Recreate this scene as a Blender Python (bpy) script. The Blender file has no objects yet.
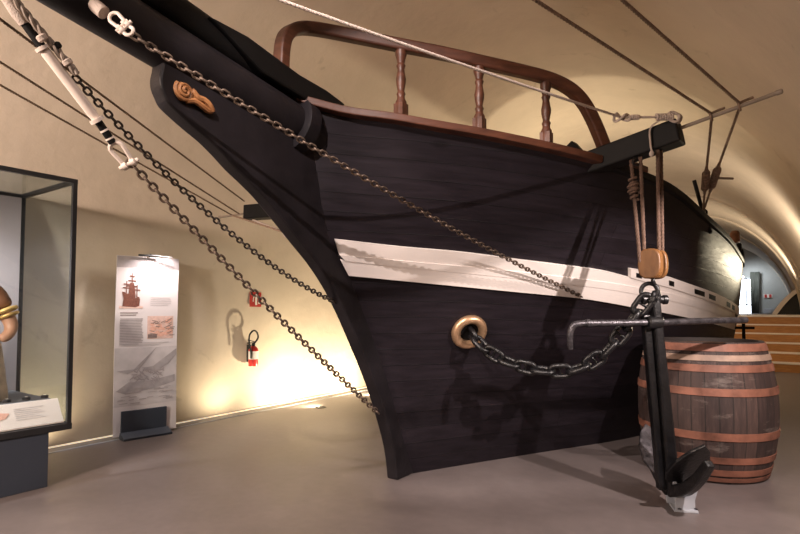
import bpy, bmesh, math, random
from mathutils import Vector, Matrix
from mathutils.bvhtree import BVHTree
random.seed(7)
SC = bpy.context.scene
COL = SC.collection
PI = math.pi

# ------------------------------------------------------------------ camera
# X = across the hall (right positive), Y = along the hall, Z = up; eye at x=0,y=0
EYE = Vector((0, 0, 1.35)); YAW = math.radians(34.8); PITCH = math.radians(2.5); F = 533.0; PY0 = 310-F*math.tan(PITCH)
cam = bpy.data.objects.new('camera', bpy.data.cameras.new('camera')); COL.objects.link(cam)
cam.location = EYE; cam.rotation_euler = (PI/2+PITCH, 0, YAW)
cam.data.sensor_width = 36; cam.data.lens = F*36/800; cam.data.clip_start = 0.05; cam.data.shift_y = (PY0-267)/800
SC.camera = cam

def ray(px, py):
    u = (px-400)/F; v = (PY0-py)/F
    cp, sp, cy, sy = math.cos(PITCH), math.sin(PITCH), math.cos(YAW), math.sin(YAW)
    z = sp+v*cp; y = cp-v*sp
    return Vector((u*cy-y*sy, u*sy+y*cy, z))
def atx(px, py, X): d = ray(px, py); return EYE+d*(X/d.x)
def aty(px, py, Y): d = ray(px, py); return EYE+d*(Y/d.y)
def atz(px, py, Z): d = ray(px, py); return EYE+d*((Z-EYE.z)/d.z)
def att(px, py, t): return EYE+ray(px, py)*t

# ------------------------------------------------------------------ materials
def nm(name):
    m = bpy.data.materials.new(name); m.use_nodes = True
    nt = m.node_tree; b = nt.nodes['Principled BSDF']
    return m, nt, b
def N(nt, t, **k):
    n = nt.nodes.new(t)
    for a, v in k.items():
        if a in n.inputs.keys(): n.inputs[a].default_value = v
        else: setattr(n, a, v)
    return n
def L(nt, a, b): nt.links.new(a, b)
def ramp(nt, fac, stops):
    r = N(nt, 'ShaderNodeValToRGB'); e = r.color_ramp.elements
    while len(e) < len(stops): e.new(0.5)
    for i, (p, c) in enumerate(stops): e[i].position = p; e[i].color = (*c, 1)
    L(nt, fac, r.inputs[0]); return r
def simple(name, col, rough=.5, metal=0, var=.15, scale=8, bump=.0, bscale=60, spec=.5):
    m, nt, b = nm(name)
    tc = N(nt, 'ShaderNodeTexCoord')
    n = N(nt, 'ShaderNodeTexNoise', Scale=scale, Detail=5.0); L(nt, tc.outputs['Object'], n.inputs['Vector'])
    lo = tuple(c*(1-var) for c in col); hi = tuple(min(1, c*(1+var)) for c in col)
    r = ramp(nt, n.outputs['Fac'], [(.3, lo), (.7, hi)]); L(nt, r.outputs[0], b.inputs['Base Color'])
    b.inputs['Roughness'].default_value = rough; b.inputs['Metallic'].default_value = metal
    b.inputs['Specular IOR Level'].default_value = spec
    if bump:
        n2 = N(nt, 'ShaderNodeTexNoise', Scale=bscale, Detail=4.0); L(nt, tc.outputs['Object'], n2.inputs['Vector'])
        bp = N(nt, 'ShaderNodeBump', Strength=bump, Distance=.01); L(nt, n2.outputs['Fac'], bp.inputs['Height'])
        L(nt, bp.outputs[0], b.inputs['Normal'])
    return m
def emit(name, col, s):
    m, nt, b = nm(name)
    b.inputs['Base Color'].default_value = (*col, 1); b.inputs['Emission Color'].default_value = (*col, 1)
    b.inputs['Emission Strength'].default_value = s; return m

def plaster(name, base, stain):
    m, nt, b = nm(name); tc = N(nt, 'ShaderNodeTexCoord')
    n1 = N(nt, 'ShaderNodeTexNoise', Scale=.8, Detail=8.0, Roughness=.6); L(nt, tc.outputs['Object'], n1.inputs['Vector'])
    r1 = ramp(nt, n1.outputs['Fac'], [(.3, tuple(c*.82 for c in base)), (.68, base)])
    n2 = N(nt, 'ShaderNodeTexNoise', Scale=2.6, Detail=6.0, Roughness=.65, Distortion=.8); L(nt, tc.outputs['Object'], n2.inputs['Vector'])
    r2 = ramp(nt, n2.outputs['Fac'], [(.62, (0, 0, 0)), (.76, (1, 1, 1))])
    mx = N(nt, 'ShaderNodeMixRGB', Color2=(*stain, 1)); L(nt, r2.outputs[0], mx.inputs[0]); L(nt, r1.outputs[0], mx.inputs[1])
    L(nt, mx.outputs[0], b.inputs['Base Color']); b.inputs['Roughness'].default_value = .75
    n3 = N(nt, 'ShaderNodeTexNoise', Scale=3.5, Detail=9.0); L(nt, tc.outputs['Object'], n3.inputs['Vector'])
    bp = N(nt, 'ShaderNodeBump', Strength=.35, Distance=.05); L(nt, n3.outputs['Fac'], bp.inputs['Height']); L(nt, bp.outputs[0], b.inputs['Normal'])
    return m
M = {}
M['plaster'] = plaster('plaster', (.63, .535, .43), (.43, .36, .28))
M['plaster_blue'] = plaster('plaster_grey', (.42, .44, .44), (.32, .33, .33))
def floor_mat():
    m, nt, b = nm('polished_concrete'); tc = N(nt, 'ShaderNodeTexCoord')
    n1 = N(nt, 'ShaderNodeTexNoise', Scale=.9, Detail=9.0, Roughness=.62, Distortion=.4); L(nt, tc.outputs['Object'], n1.inputs['Vector'])
    r1 = ramp(nt, n1.outputs['Fac'], [(.28, (.115, .095, .091)), (.55, (.165, .138, .134)), (.8, (.22, .188, .182))])
    n2 = N(nt, 'ShaderNodeTexNoise', Scale=14.0, Detail=6.0); L(nt, tc.outputs['Object'], n2.inputs['Vector'])
    mx = N(nt, 'ShaderNodeMixRGB', blend_type='MULTIPLY'); mx.inputs[0].default_value = .35
    r2 = ramp(nt, n2.outputs['Fac'], [(.3, (.7, .7, .7)), (.7, (1, 1, 1))])
    L(nt, r1.outputs[0], mx.inputs[1]); L(nt, r2.outputs[0], mx.inputs[2]); L(nt, mx.outputs[0], b.inputs['Base Color'])
    rr = N(nt, 'ShaderNodeMapRange'); rr.inputs['To Min'].default_value = .28; rr.inputs['To Max'].default_value = .5
    L(nt, n1.outputs['Fac'], rr.inputs[0]); L(nt, rr.outputs[0], b.inputs['Roughness'])
    b.inputs['Specular IOR Level'].default_value = .45
    return m
M['floor'] = floor_mat()
def hull_mat():
    m, nt, b = nm('black_painted_planks')
    uv = N(nt, 'ShaderNodeUVMap')
    br = N(nt, 'ShaderNodeTexBrick', offset=.37, squash=1.0); br.inputs['Scale'].default_value = 1
    br.inputs['Brick Width'].default_value = 3.1; br.inputs['Row Height'].default_value = .135
    br.inputs['Mortar Size'].default_value = .0035; br.inputs['Mortar Smooth'].default_value = .4
    br.inputs['Color1'].default_value = (.0115, .0092, .0112, 1); br.inputs['Color2'].default_value = (.0175, .0142, .017, 1)
    br.inputs['Mortar'].default_value = (.0055, .0045, .0055, 1)
    L(nt, uv.outputs[0], br.inputs['Vector'])
    mp = N(nt, 'ShaderNodeMapping'); mp.inputs['Scale'].default_value = (2.2, 14, 1); L(nt, uv.outputs[0], mp.inputs[0])
    n = N(nt, 'ShaderNodeTexNoise', Scale=1.6, Detail=7.0, Roughness=.6); L(nt, mp.outputs[0], n.inputs['Vector'])
    r = ramp(nt, n.outputs['Fac'], [(.25, (.5, .46, .52)), (.75, (1.3, 1.2, 1.38))])
    mx = N(nt, 'ShaderNodeMixRGB', blend_type='MULTIPLY'); mx.inputs[0].default_value = 1
    L(nt, br.outputs['Color'], mx.inputs[1]); L(nt, r.outputs[0], mx.inputs[2])
    # knots
    v = N(nt, 'ShaderNodeTexVoronoi', Scale=2.3); mp2 = N(nt, 'ShaderNodeMapping'); mp2.inputs['Scale'].default_value = (.9, 1.5, 1)
    L(nt, uv.outputs[0], mp2.inputs[0]); L(nt, mp2.outputs[0], v.inputs['Vector'])
    rk = ramp(nt, v.outputs['Distance'], [(.05, (.35, .33, .35)), (.12, (1, 1, 1))])
    mk = N(nt, 'ShaderNodeMixRGB', blend_type='MULTIPLY'); mk.inputs[0].default_value = .8
    L(nt, mx.outputs[0], mk.inputs[1]); L(nt, rk.outputs[0], mk.inputs[2]); L(nt, mk.outputs[0], b.inputs['Base Color'])
    rr = N(nt, 'ShaderNodeMapRange'); rr.inputs['To Min'].default_value = .42; rr.inputs['To Max'].default_value = .62
    L(nt, n.outputs['Fac'], rr.inputs[0]); L(nt, rr.outputs[0], b.inputs['Roughness'])
    bp = N(nt, 'ShaderNodeBump', Strength=.5, Distance=.006, invert=True); L(nt, br.outputs['Fac'], bp.inputs['Height'])
    bp2 = N(nt, 'ShaderNodeBump', Strength=.25, Distance=.01); L(nt, n.outputs['Fac'], bp2.inputs['Height']); L(nt, bp.outputs[0], bp2.inputs['Normal'])
    b.inputs['Specular IOR Level'].default_value = .22
    L(nt, bp2.outputs[0], b.inputs['Normal']); return m
M['hull'] = hull_mat()
M['black_wood'] = simple('black_painted_timber', (.0115, .0094, .0115), .5, 0, .35, 5, .25, 25, .25)
M['black_matte'] = simple('black_timber_matte', (.004, .0036, .004), .6, 0, .3, 6, .2, 25, .22)
M['white_paint'] = simple('white_paint', (.74, .68, .645), .5, 0, .05, 3, .05, 20)
def wood(name, a, bcol, scale=(1, 1, 12), rough=.45):
    m, nt, b = nm(name); tc = N(nt, 'ShaderNodeTexCoord'); mp = N(nt, 'ShaderNodeMapping'); mp.inputs['Scale'].default_value = scale
    L(nt, tc.outputs['Object'], mp.inputs[0]); n = N(nt, 'ShaderNodeTexNoise', Scale=6.0, Detail=7.0, Distortion=.5); L(nt, mp.outputs[0], n.inputs['Vector'])
    r = ramp(nt, n.outputs['Fac'], [(.3, a), (.7, bcol)]); L(nt, r.outputs[0], b.inputs['Base Color']); b.inputs['Roughness'].default_value = rough
    bp = N(nt, 'ShaderNodeBump', Strength=.2, Distance=.004); L(nt, n.outputs['Fac'], bp.inputs['Height']); L(nt, bp.outputs[0], b.inputs['Normal'])
    return m
M['mahogany'] = wood('varnished_red_brown_wood', (.050, .016, .008), (.105, .036, .019), (1, 1, 5))
M['orange_wood'] = wood('orange_step_wood', (.33, .145, .045), (.46, .215, .075), (1, 6, 6))
M['block_wood'] = wood('block_wood', (.11, .045, .013), (.22, .10, .032), (3, 3, 1))
M['gilt_wood'] = wood('carved_gilt_wood', (.20, .08, .028), (.38, .175, .07), (3, 3, 3), .4)
M['brass'] = simple('worn_brass', (.58, .37, .22), .38, .75, .12, 20)
M['iron'] = simple('black_iron', (.006, .0058, .007), .36, .05, .4, 14, .35, 55)
M['iron_bare'] = simple('scuffed_iron', (.075, .07, .078), .38, .7, .6, 25, .5, 60)
M['chain_iron'] = simple('rusty_chain', (.115, .082, .062), .5, .5, .4, 30, .3, 90)
M['chain_dark'] = simple('dark_chain', (.045, .034, .028), .5, .5, .4, 30, .3, 90)
M['rope'] = simple('brown_rope', (.23, .16, .112), .85, 0, .3, 40, .5, 150)
M['rope_red'] = simple('reddish_brown_rope', (.13, .078, .056), .85, 0, .25, 40, .5, 150)
M['rope_white'] = simple('white_rope', (.50, .42, .37), .8, 0, .12, 40, .5, 150)
M['rope_grey'] = simple('grey_stay', (.26, .21, .175), .7, 0, .2, 40)
M['white_metal'] = simple('white_lacquer', (.72, .63, .57), .45, 0, .06, 20)
M['boom_metal'] = simple('pale_boom', (.24, .195, .155), .5, 0, .12, 12)
M['navy'] = simple('navy_panel', (.042, .052, .075), .5, 0, .06, 3)
M['case_frame'] = simple('black_case_frame', (.018, .019, .022), .4, 0, .1, 6)
M['case_inner'] = simple('case_back_grey', (.36, .34, .37), .6, 0, .05, 3)
M['case_floor'] = simple('case_floor', (.13, .14, .16), .6, 0, .1, 6)
M['label'] = simple('label_card', (.80, .72, .68), .5, 0, .03, 6)
M['grey_steel'] = simple('pale_grey_steel', (.36, .38, .42), .5, .0, .06, 12)
M['red_paint'] = simple('red_paint', (.55, .035, .03), .3, 0, .05, 5)
M['black_rubber'] = simple('black_rubber', (.02, .02, .02), .5, 0, .1, 5)
M['panel'] = simple('panel_print', (.72, .66, .67), .5, 0, .02, 4)
M['ink_grey'] = simple('ink_grey', (.42, .37, .38), .6, 0, .1, 30)
M['ink_dark'] = simple('ink_dark', (.22, .16, .15), .6, 0, .2, 40)
M['ink_mid'] = simple('ink_mid', (.40, .36, .37), .6, 0, .22, 9)
M['ink_pale'] = simple('ink_pale', (.60, .55, .56), .6, 0, .12, 7)
M['ink_brown'] = simple('ink_brown', (.18, .065, .045), .6, 0, .3, 60)
M['ink_pink'] = simple('ink_pink', (.72, .50, .44), .6, 0, .12, 30)
M['ink_coral'] = simple('ink_coral', (.74, .42, .33), .6, 0, .15, 30)
M['curtain'] = simple('grey_curtain', (.085, .092, .08), .85, 0, .2, 5)
M['statue_skin'] = simple('painted_skin', (.62, .34, .22), .45, 0, .12, 6)
M['statue_cloth'] = simple('painted_cream_cloth', (.68, .55, .43), .5, 0, .3, 9)
M['statue_brown'] = simple('painted_brown', (.20, .085, .04), .5, 0, .3, 8)
M['gold'] = simple('gilt', (.62, .42, .15), .35, .5, .2, 12)
M['daylight'] = emit('daylight_glass', (.86, .93, 1.0), 4.0)
M['lamp_glow'] = emit('lamp_glow', (1, .86, .66), 14.0)
M['led'] = emit('led_strip', (1, .84, .60), .6)
M['sign_red'] = simple('sign_red', (.45, .04, .035), .5, 0, .05, 5)
M['sign_white'] = simple('sign_white', (.85, .8, .75), .5, 0, .02, 5)
def glass():
    m, nt, b = nm('clear_glass')
    b.inputs['Base Color'].default_value = (.9, .97, .96, 1); b.inputs['Roughness'].default_value = .0
    out = nt.nodes['Material Output']
    tr = N(nt, 'ShaderNodeBsdfTransparent'); tr.inputs[0].default_value = (.93, .96, .965, 1)
    gl = N(nt, 'ShaderNodeBsdfGlossy'); gl.inputs['Roughness'].default_value = .02
    lw = N(nt, 'ShaderNodeLayerWeight', Blend=.5); pw = N(nt, 'ShaderNodeMath', operation='POWER'); pw.inputs[1].default_value = 4.0
    L(nt, lw.outputs['Facing'], pw.inputs[0]); ma = N(nt, 'ShaderNodeMath', operation='MULTIPLY_ADD'); ma.inputs[1].default_value = .5; ma.inputs[2].default_value = .035; L(nt, pw.outputs[0], ma.inputs[0])
    mx = N(nt, 'ShaderNodeMixShader'); L(nt, ma.outputs[0], mx.inputs[0]); L(nt, tr.outputs[0], mx.inputs[1]); L(nt, gl.outputs[0], mx.inputs[2])
    L(nt, mx.outputs[0], out.inputs[0]); return m
M['glass'] = glass()
def stave_mat():
    m, nt, b = nm('barrel_staves'); uv = N(nt, 'ShaderNodeUVMap')
    br = N(nt, 'ShaderNodeTexBrick', offset=0.0); br.inputs['Scale'].default_value = 1
    br.inputs['Brick Width'].default_value = 1/34; br.inputs['Row Height'].default_value = 5.0
    br.inputs['Mortar Size'].default_value = .0012; br.inputs['Mortar Smooth'].default_value = .3
    br.inputs['Color1'].default_value = (.062, .039, .035, 1); br.inputs['Color2'].default_value = (.035, .022, .021, 1); br.inputs['Mortar'].default_value = (.02, .015, .014, 1)
    L(nt, uv.outputs[0], br.inputs['Vector'])
    mp = N(nt, 'ShaderNodeMapping'); mp.inputs['Scale'].default_value = (60, 3, 1); L(nt, uv.outputs[0], mp.inputs[0])
    n = N(nt, 'ShaderNodeTexNoise', Scale=1.4, Detail=8.0, Roughness=.7); L(nt, mp.outputs[0], n.inputs['Vector'])
    r = ramp(nt, n.outputs['Fac'], [(.25, (.5, .48, .48)), (.55, (1.1, 1.05, 1.0)), (.72, (1.9, 1.8, 1.7))])
    mx = N(nt, 'ShaderNodeMixRGB', blend_type='MULTIPLY'); mx.inputs[0].default_value = 1
    L(nt, br.outputs['Color'], mx.inputs[1]); L(nt, r.outputs[0], mx.inputs[2])
    n2 = N(nt, 'ShaderNodeTexNoise', Scale=9.0, Detail=6.0, Roughness=.7); L(nt, uv.outputs[0], n2.inputs['Vector'])
    r2 = ramp(nt, n2.outputs['Fac'], [(.56, (0, 0, 0)), (.7, (.55, .55, .55))])
    m2 = N(nt, 'ShaderNodeMixRGB', Color2=(.27, .22, .195, 1)); L(nt, r2.outputs[0], m2.inputs[0]); L(nt, mx.outputs[0], m2.inputs[1])
    L(nt, m2.outputs[0], b.inputs['Base Color']); b.inputs['Roughness'].default_value = .7
    bp = N(nt, 'ShaderNodeBump', Strength=.6, Distance=.006, invert=True); L(nt, br.outputs['Fac'], bp.inputs['Height']); L(nt, bp.outputs[0], b.inputs['Normal'])
    return m
M['stave'] = stave_mat()
M['pale_hoop'] = simple('pale_hoop', (.34, .235, .18), .65, 0, .3, 9, .3, 40)
M['hoop'] = simple('rusty_hoop', (.23, .095, .062), .6, .1, .4, 7, .3, 40)

# ------------------------------------------------------------------ mesh helpers
def obj(name, bm, mat, parent=None, smooth=True, bevel=0, seg=2):
    me = bpy.data.meshes.new(name)
    bmesh.ops.recalc_face_normals(bm, faces=bm.faces[:])
    bm.to_mesh(me); bm.free()
    if smooth:
        me.shade_smooth() if hasattr(me, 'shade_smooth') else None
    o = bpy.data.objects.new(name, me); COL.objects.link(o)
    me.materials.append(M[mat] if isinstance(mat, str) else mat)
    if smooth:
        try: me.set_sharp_from_angle(angle=math.radians(38))
        except Exception: pass
    if bevel:
        b = o.modifiers.new('bevel', 'BEVEL'); b.width = bevel; b.segments = seg; b.limit_method = 'ANGLE'; b.angle_limit = math.radians(40)
    if parent is not None:
        o.parent = parent
        o.matrix_parent_inverse = Matrix.Translation(parent_world(parent)).inverted()
    return o
def parent_world(p):
    v = Vector((0, 0, 0)); q = p
    # everything is modelled in world coordinates; roots sit at their base with no rotation
    v = Vector(p.get('_w', (0, 0, 0))) if '_w' in p else Vector((0, 0, 0))
    return v
ROOTS = {}
def thing(name, label, cat, loc=(0, 0, 0), group=None):
    o = bpy.data.objects.new(name, None); COL.objects.link(o); o.location = loc; o.empty_display_size = .1
    o['label'] = label; o['category'] = cat
    if group: o['group'] = group
    ROOTS[o] = Vector(loc); return o
def parent_world(p): return ROOTS.get(p, Vector((0, 0, 0)))
def tag(o, label, cat, group=None):
    o['label'] = label; o['category'] = cat
    if group: o['group'] = group
    return o
def struct(name, bm, mat, smooth=False, bevel=0):
    o = obj(name, bm, mat, None, smooth, bevel); o['kind'] = 'structure'; return o

def box(bm, c, s, rot=None):
    vs = []
    R = rot if rot is not None else Matrix.Identity(3)
    for dx in (-1, 1):
        for dy in (-1, 1):
            for dz in (-1, 1):
                vs.append(bm.verts.new(Vector(c)+R @ Vector((dx*s[0]/2, dy*s[1]/2, dz*s[2]/2))))
    for f in ((0, 1, 3, 2), (4, 6, 7, 5), (0, 4, 5, 1), (2, 3, 7, 6), (0, 2, 6, 4), (1, 5, 7, 3)):
        bm.faces.new([vs[i] for i in f])
    return vs
def B(c, s, rot=None): bm = bmesh.new(); box(bm, c, s, rot); return bm
def frames(pts, up=None):
    """parallel-transport frames"""
    pts = [Vector(p) for p in pts]; T = []
    n = len(pts)
    for i in range(n):
        a = pts[max(0, i-1)]; b = pts[min(n-1, i+1)]; d = b-a
        T.append(d.normalized() if d.length > 1e-9 else Vector((0, 0, 1)))
    u = Vector(up) if up is not None else (Vector((0, 0, 1)) if abs(T[0].z) < .9 else Vector((1, 0, 0)))
    out = []
    for i in range(n):
        if up is not None: u = Vector(up)
        u = (u-T[i]*u.dot(T[i]))
        if u.length < 1e-6: u = Vector((1, 0, 0))-T[i]*T[i].x
        u.normalize(); w = T[i].cross(u); out.append((pts[i], T[i], u, w))
    return out
def sweep(bm, pts, prof, up=None, closed=False, scale=None, cap=True):
    """prof: list of (w,u) offsets per ring"""
    fr = frames(pts, up); rings = []
    if closed:
        n = len(pts)
        fr2 = []
        for i in range(n):
            p = Vector(pts[i]); d = (Vector(pts[(i+1) % n])-Vector(pts[i-1])).normalized()
            u = Vector(up); u = (u-d*u.dot(d)).normalized(); fr2.append((p, d, u, d.cross(u)))
        fr = fr2
    for i, (p, t, u, w) in enumerate(fr):
        k = scale[i] if scale else 1
        rings.append([bm.verts.new(p+w*(a*k)+u*(b*k)) for a, b in prof])
    m = len(prof); n = len(rings)
    for i in range(n if closed else n-1):
        A, Bq = rings[i], rings[(i+1) % n]
        for j in range(m): bm.faces.new((A[j], A[(j+1) % m], Bq[(j+1) % m], Bq[j]))
    if cap and not closed:
        bm.faces.new(rings[0][::-1]); bm.faces.new(rings[-1])
    return rings
def circ(r, n=10, ry=None): return [(r*math.cos(2*PI*i/n), (ry or r)*math.sin(2*PI*i/n)) for i in range(n)]
def rect(w, h): return [(-w/2, -h/2), (w/2, -h/2), (w/2, h/2), (-w/2, h/2)]
def tube(bm, pts, r, n=10, up=None, scale=None): return sweep(bm, pts, circ(r, n), up, False, scale)
def lathe(bm, c, axis, prof, n=24, ref=None):
    """prof list of (radius, height along axis)"""
    axis = Vector(axis).normalized(); ref = Vector(ref) if ref is not None else (Vector((0, 0, 1)) if abs(axis.z) < .9 else Vector((1, 0, 0)))
    u = (ref-axis*ref.dot(axis)).normalized(); w = axis.cross(u); c = Vector(c); rings = []
    for r, h in prof:
        rings.append([bm.verts.new(c+axis*h+(u*math.cos(2*PI*i/n)+w*math.sin(2*PI*i/n))*max(r, 1e-4)) for i in range(n)])
    for A, Bq in zip(rings, rings[1:]):
        for i in range(n): bm.faces.new((A[i], A[(i+1) % n], Bq[(i+1) % n], Bq[i]))
    bm.faces.new(rings[0][::-1]); bm.faces.new(rings[-1]); return rings
def LA(c, axis, prof, n=24, ref=None): bm = bmesh.new(); lathe(bm, c, axis, prof, n, ref); return bm
def torus(bm, c, axis, R, r, n=32, m=10):
    axis = Vector(axis).normalized(); ref = Vector((0, 0, 1)) if abs(axis.z) < .9 else Vector((1, 0, 0))
    u = (ref-axis*ref.dot(axis)).normalized(); w = axis.cross(u)
    pts = [Vector(c)+(u*math.cos(2*PI*i/n)+w*math.sin(2*PI*i/n))*R for i in range(n)]
    sweep(bm, pts, circ(r, m), axis, True)
def prism(bm, poly, dvec):
    """poly: list of Vector, extruded by dvec"""
    a = [bm.verts.new(p) for p in poly]; b = [bm.verts.new(Vector(p)+Vector(dvec)) for p in poly]
    n = len(poly); bm.faces.new(a); bm.faces.new(b[::-1])
    for i in range(n): bm.faces.new((a[i], b[i], b[(i+1) % n], a[(i+1) % n]))
def spline(pts, n):
    """Catmull-Rom through points, n samples per span"""
    P = [Vector(p) for p in pts]; P = [P[0]*2-P[1]]+P+[P[-1]*2-P[-2]]; out = []
    for i in range(1, len(P)-2):
        for k in range(n):
            t = k/n; a, b, c, d = P[i-1:i+3]
            out.append(.5*((2*b)+(c-a)*t+(2*a-5*b+4*c-d)*t*t+(-a+3*b-3*c+d)*t**3))
    out.append(P[-2]); return out
def resample(pts, n):
    P = [Vector(p) for p in pts]; D = [0]
    for a, b in zip(P, P[1:]): D.append(D[-1]+(b-a).length)
    out = []; j = 0
    for k in range(n):
        d = D[-1]*k/(n-1)
        while j < len(D)-2 and D[j+1] < d: j += 1
        t = (d-D[j])/max(1e-9, D[j+1]-D[j]); out.append(P[j].lerp(P[j+1], min(1, t)))
    return out
def interp(tab, x):
    if x <= tab[0][0]: return tab[0][1]
    for (a, b), (c, d) in zip(tab, tab[1:]):
        if x <= c: return b+(d-b)*(x-a)/(c-a)
    return tab[-1][1]
def cubic(tab, x):
    """monotone-ish Hermite interpolation of a table"""
    n = len(tab)
    if x <= tab[0][0]: return tab[0][1]
    if x >= tab[-1][0]: return tab[-1][1]
    i = max(k for k in range(n-1) if tab[k][0] <= x)
    def sl(k):
        if k == 0: return (tab[1][1]-tab[0][1])/(tab[1][0]-tab[0][0])
        if k == n-1: return (tab[-1][1]-tab[-2][1])/(tab[-1][0]-tab[-2][0])
        return (tab[k+1][1]-tab[k-1][1])/(tab[k+1][0]-tab[k-1][0])
    h = tab[i+1][0]-tab[i][0]; t = (x-tab[i][0])/h
    return (2*t**3-3*t*t+1)*tab[i][1]+(t**3-2*t*t+t)*h*sl(i)+(-2*t**3+3*t*t)*tab[i+1][1]+(t**3-t*t)*h*sl(i+1)
def rope_tube(bm, pts, r, strands=3, pitch=None, n=6):
    """laid rope: helical strands about a path"""
    pitch = pitch or r*7
    P = [Vector(p) for p in pts]; Lg = sum((b-a).length for a, b in zip(P, P[1:]))
    k = max(8, min(900, int(Lg/pitch*7))); P = resample(P, k); fr = frames(P); d = 0
    for s in range(strands):
        q = []; d = 0
        for i, (p, t, u, w) in enumerate(fr):
            if i: d += (P[i]-P[i-1]).length
            a = 2*PI*(d/pitch+s/strands); q.append(p+(u*math.cos(a)+w*math.sin(a))*r*.52)
        tube(bm, q, r*.52, n)
def RT(pts, r, **k): bm = bmesh.new(); rope_tube(bm, pts, r, **k); return bm
def coil(bm, a, b, R, r, turns, n=6, per=10):
    """lashing wound round an axis a-b"""
    a, b = Vector(a), Vector(b); ax = (b-a).normalized(); ref = Vector((0, 0, 1)) if abs(ax.z) < .9 else Vector((1, 0, 0))
    u = (ref-ax*ref.dot(ax)).normalized(); w = ax.cross(u); q = []
    for i in range(turns*per+1):
        f = i/(turns*per); t = 2*PI*i/per; q.append(a.lerp(b, f)+(u*math.cos(t)+w*math.sin(t))*R)
    tube(bm, q, r, n)
def sag(a, b, s, n=24):
    a, b = Vector(a), Vector(b)
    return [a.lerp(b, i/n)+Vector((0, 0, -s*4*(i/n)*(1-i/n))) for i in range(n+1)]

# ------------------------------------------------------------------ ship hull surface
XC = -2.515; XP = XC+.055
ROW_A = [(2.40, .055), (2.64, .29), (2.85, .55), (3.0, .73), (3.25, 1.03), (3.55, 1.36), (3.85, 1.62), (4.2, 1.81), (4.6, 1.94), (5.2, 2.07), (6, 2.19), (7, 2.28), (8.5, 2.33), (10, 2.34)]
ROW_B = [(2.70, .055), (2.96, .24), (3.3, .54), (3.6, .82), (3.9, 1.08), (4.3, 1.36), (4.8, 1.60), (5.5, 1.83), (6.5, 2.04), (7.5, 2.17), (8.5, 2.23), (10, 2.26)]
ROW_0 = [(3.58, .055), (4.2, .37), (5, .79), (5.92, 1.28), (6.6, 1.55), (7.5, 1.76), (8.5, 1.88), (10, 1.95)]
S_END = 9.4
def _nar(tab): return [(a, b-.072*max(0, min(1, (a-3.0)/1.6))-.07*max(0, min(1, (a-5.5)/2.5))) for a, b in tab]
ROW_A, ROW_B, ROW_0 = _nar(ROW_A), _nar(ROW_B), _nar(ROW_0)
def hit_plan(px, py, tab, inset=0.0):
    d = ray(px, py); t = 1.0
    while t < 14:
        p = EYE+d*t
        if p.y >= tab[0][0]-.02 and p.x-XC < cubic(tab, p.y)-inset: break
        t += .004
    return p
def zfit(pxs, tab):
    pts = []
    for a, b in pxs:
        p = hit_plan(a, b, tab); pts.append((p.y, p.z))
    pts.sort(); return pts
TOP_PX = [(345, 113), (395, 120), (430, 126), (486, 135.5), (542, 147), (597, 161), (620, 168), (644, 177), (672, 190), (704, 217), (721, 232), (734, 247), (743, 262)]
BAND_PX = [(346, 240.3), (400, 246), (460, 251.5), (520, 259), (560, 264), (600, 269.5), (630, 277), (665, 286), (690, 294.5), (712, 303), (730, 312), (742, 320)]
ZA = [(2.38, 2.70)]+[q for q in zfit(TOP_PX, ROW_A) if q[0] > 2.5]
ZB = [(2.70, 1.85)]+[q for q in zfit(BAND_PX, ROW_B) if q[0] > 2.85]
def mono(z):
    # light smoothing of a height table
    for _ in range(2):
        z = [z[0]]+[(z[i][0], .25*z[i-1][1]+.5*z[i][1]+.25*z[i+1][1]) for i in range(1, len(z)-1)]+[z[-1]]
    return z
print('ZA', [(round(a, 2), round(b, 2)) for a, b in ZA]); print('ZB', [(round(a, 2), round(b, 2)) for a, b in ZB])
def zA(s):
    return cubic(ZA, s) if s <= ZA[-1][0] else ZA[-1][1]-.03*(s-ZA[-1][0])
def zB(s):
    return cubic(ZB, s) if s <= ZB[-1][0] else ZB[-1][1]-.03*(s-ZB[-1][0])
UB = .66
RAB = sorted((q.z, q.y) for q in [atx(x, y, XP) for x, y in ((303, 112), (311, 140), (329, 238), (348, 274.5), (366, 322), (380, 362), (394, 412), (402, 446))])
RAB = [(0.0, atz(407, 474, 0).y)]+RAB
def hull_pt(t, u, side=1, off=0):
    rows = []
    for tab, zf in ((ROW_0, lambda s: 0.0), (ROW_B, zB), (ROW_A, zA)):
        s0 = tab[0][0]; s = s0+(S_END-s0)*t
        rows.append(Vector((cubic(tab, s), s, zf(s))))
    k = [0, UB, 1.0]; out = Vector((0, 0, 0))
    for i in range(3):
        w = 1
        for j in range(3):
            if j != i: w *= (u-k[j])/(k[i]-k[j])
        out += rows[i]*w
    s0 = sum(tab[0][0]*math.prod((u-k[j])/(k[i]-k[j]) for j in range(3) if j != i) for i, tab in enumerate((ROW_0, ROW_B, ROW_A)))
    out.y += (cubic(RAB, out.z)-s0)*(1-t)**6
    return Vector((XC+side*(out.x+off), out.y, out.z))
NT, NU = 90, 34
def hull_bm(side):
    bm = bmesh.new(); uvl = bm.loops.layers.uv.new('UVMap'); V = []; UV = {}
    ts = [(i/NT)**1.35 for i in range(NT+1)]
    for i, t in enumerate(ts):
        col = []; g = 0; prev = None
        for j in range(NU+1):
            p = hull_pt(t, j/NU, side); v = bm.verts.new(p)
            if prev is not None: g += (p-prev).length
            prev = p; col.append(v); UV[v] = (t*7.5, 0.55*g+.45*2.75*j/NU)
        V.append(col)
    for i in range(NT):
        for j in range(NU):
            f = bm.faces.new((V[i][j], V[i+1][j], V[i+1][j+1], V[i][j+1]))
            for l in f.loops: l[uvl].uv = UV[l.vert]
    return bm
hb_ = hull_bm(1); hb_.normal_update(); HULL = BVHTree.FromBMesh(hb_)
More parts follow.
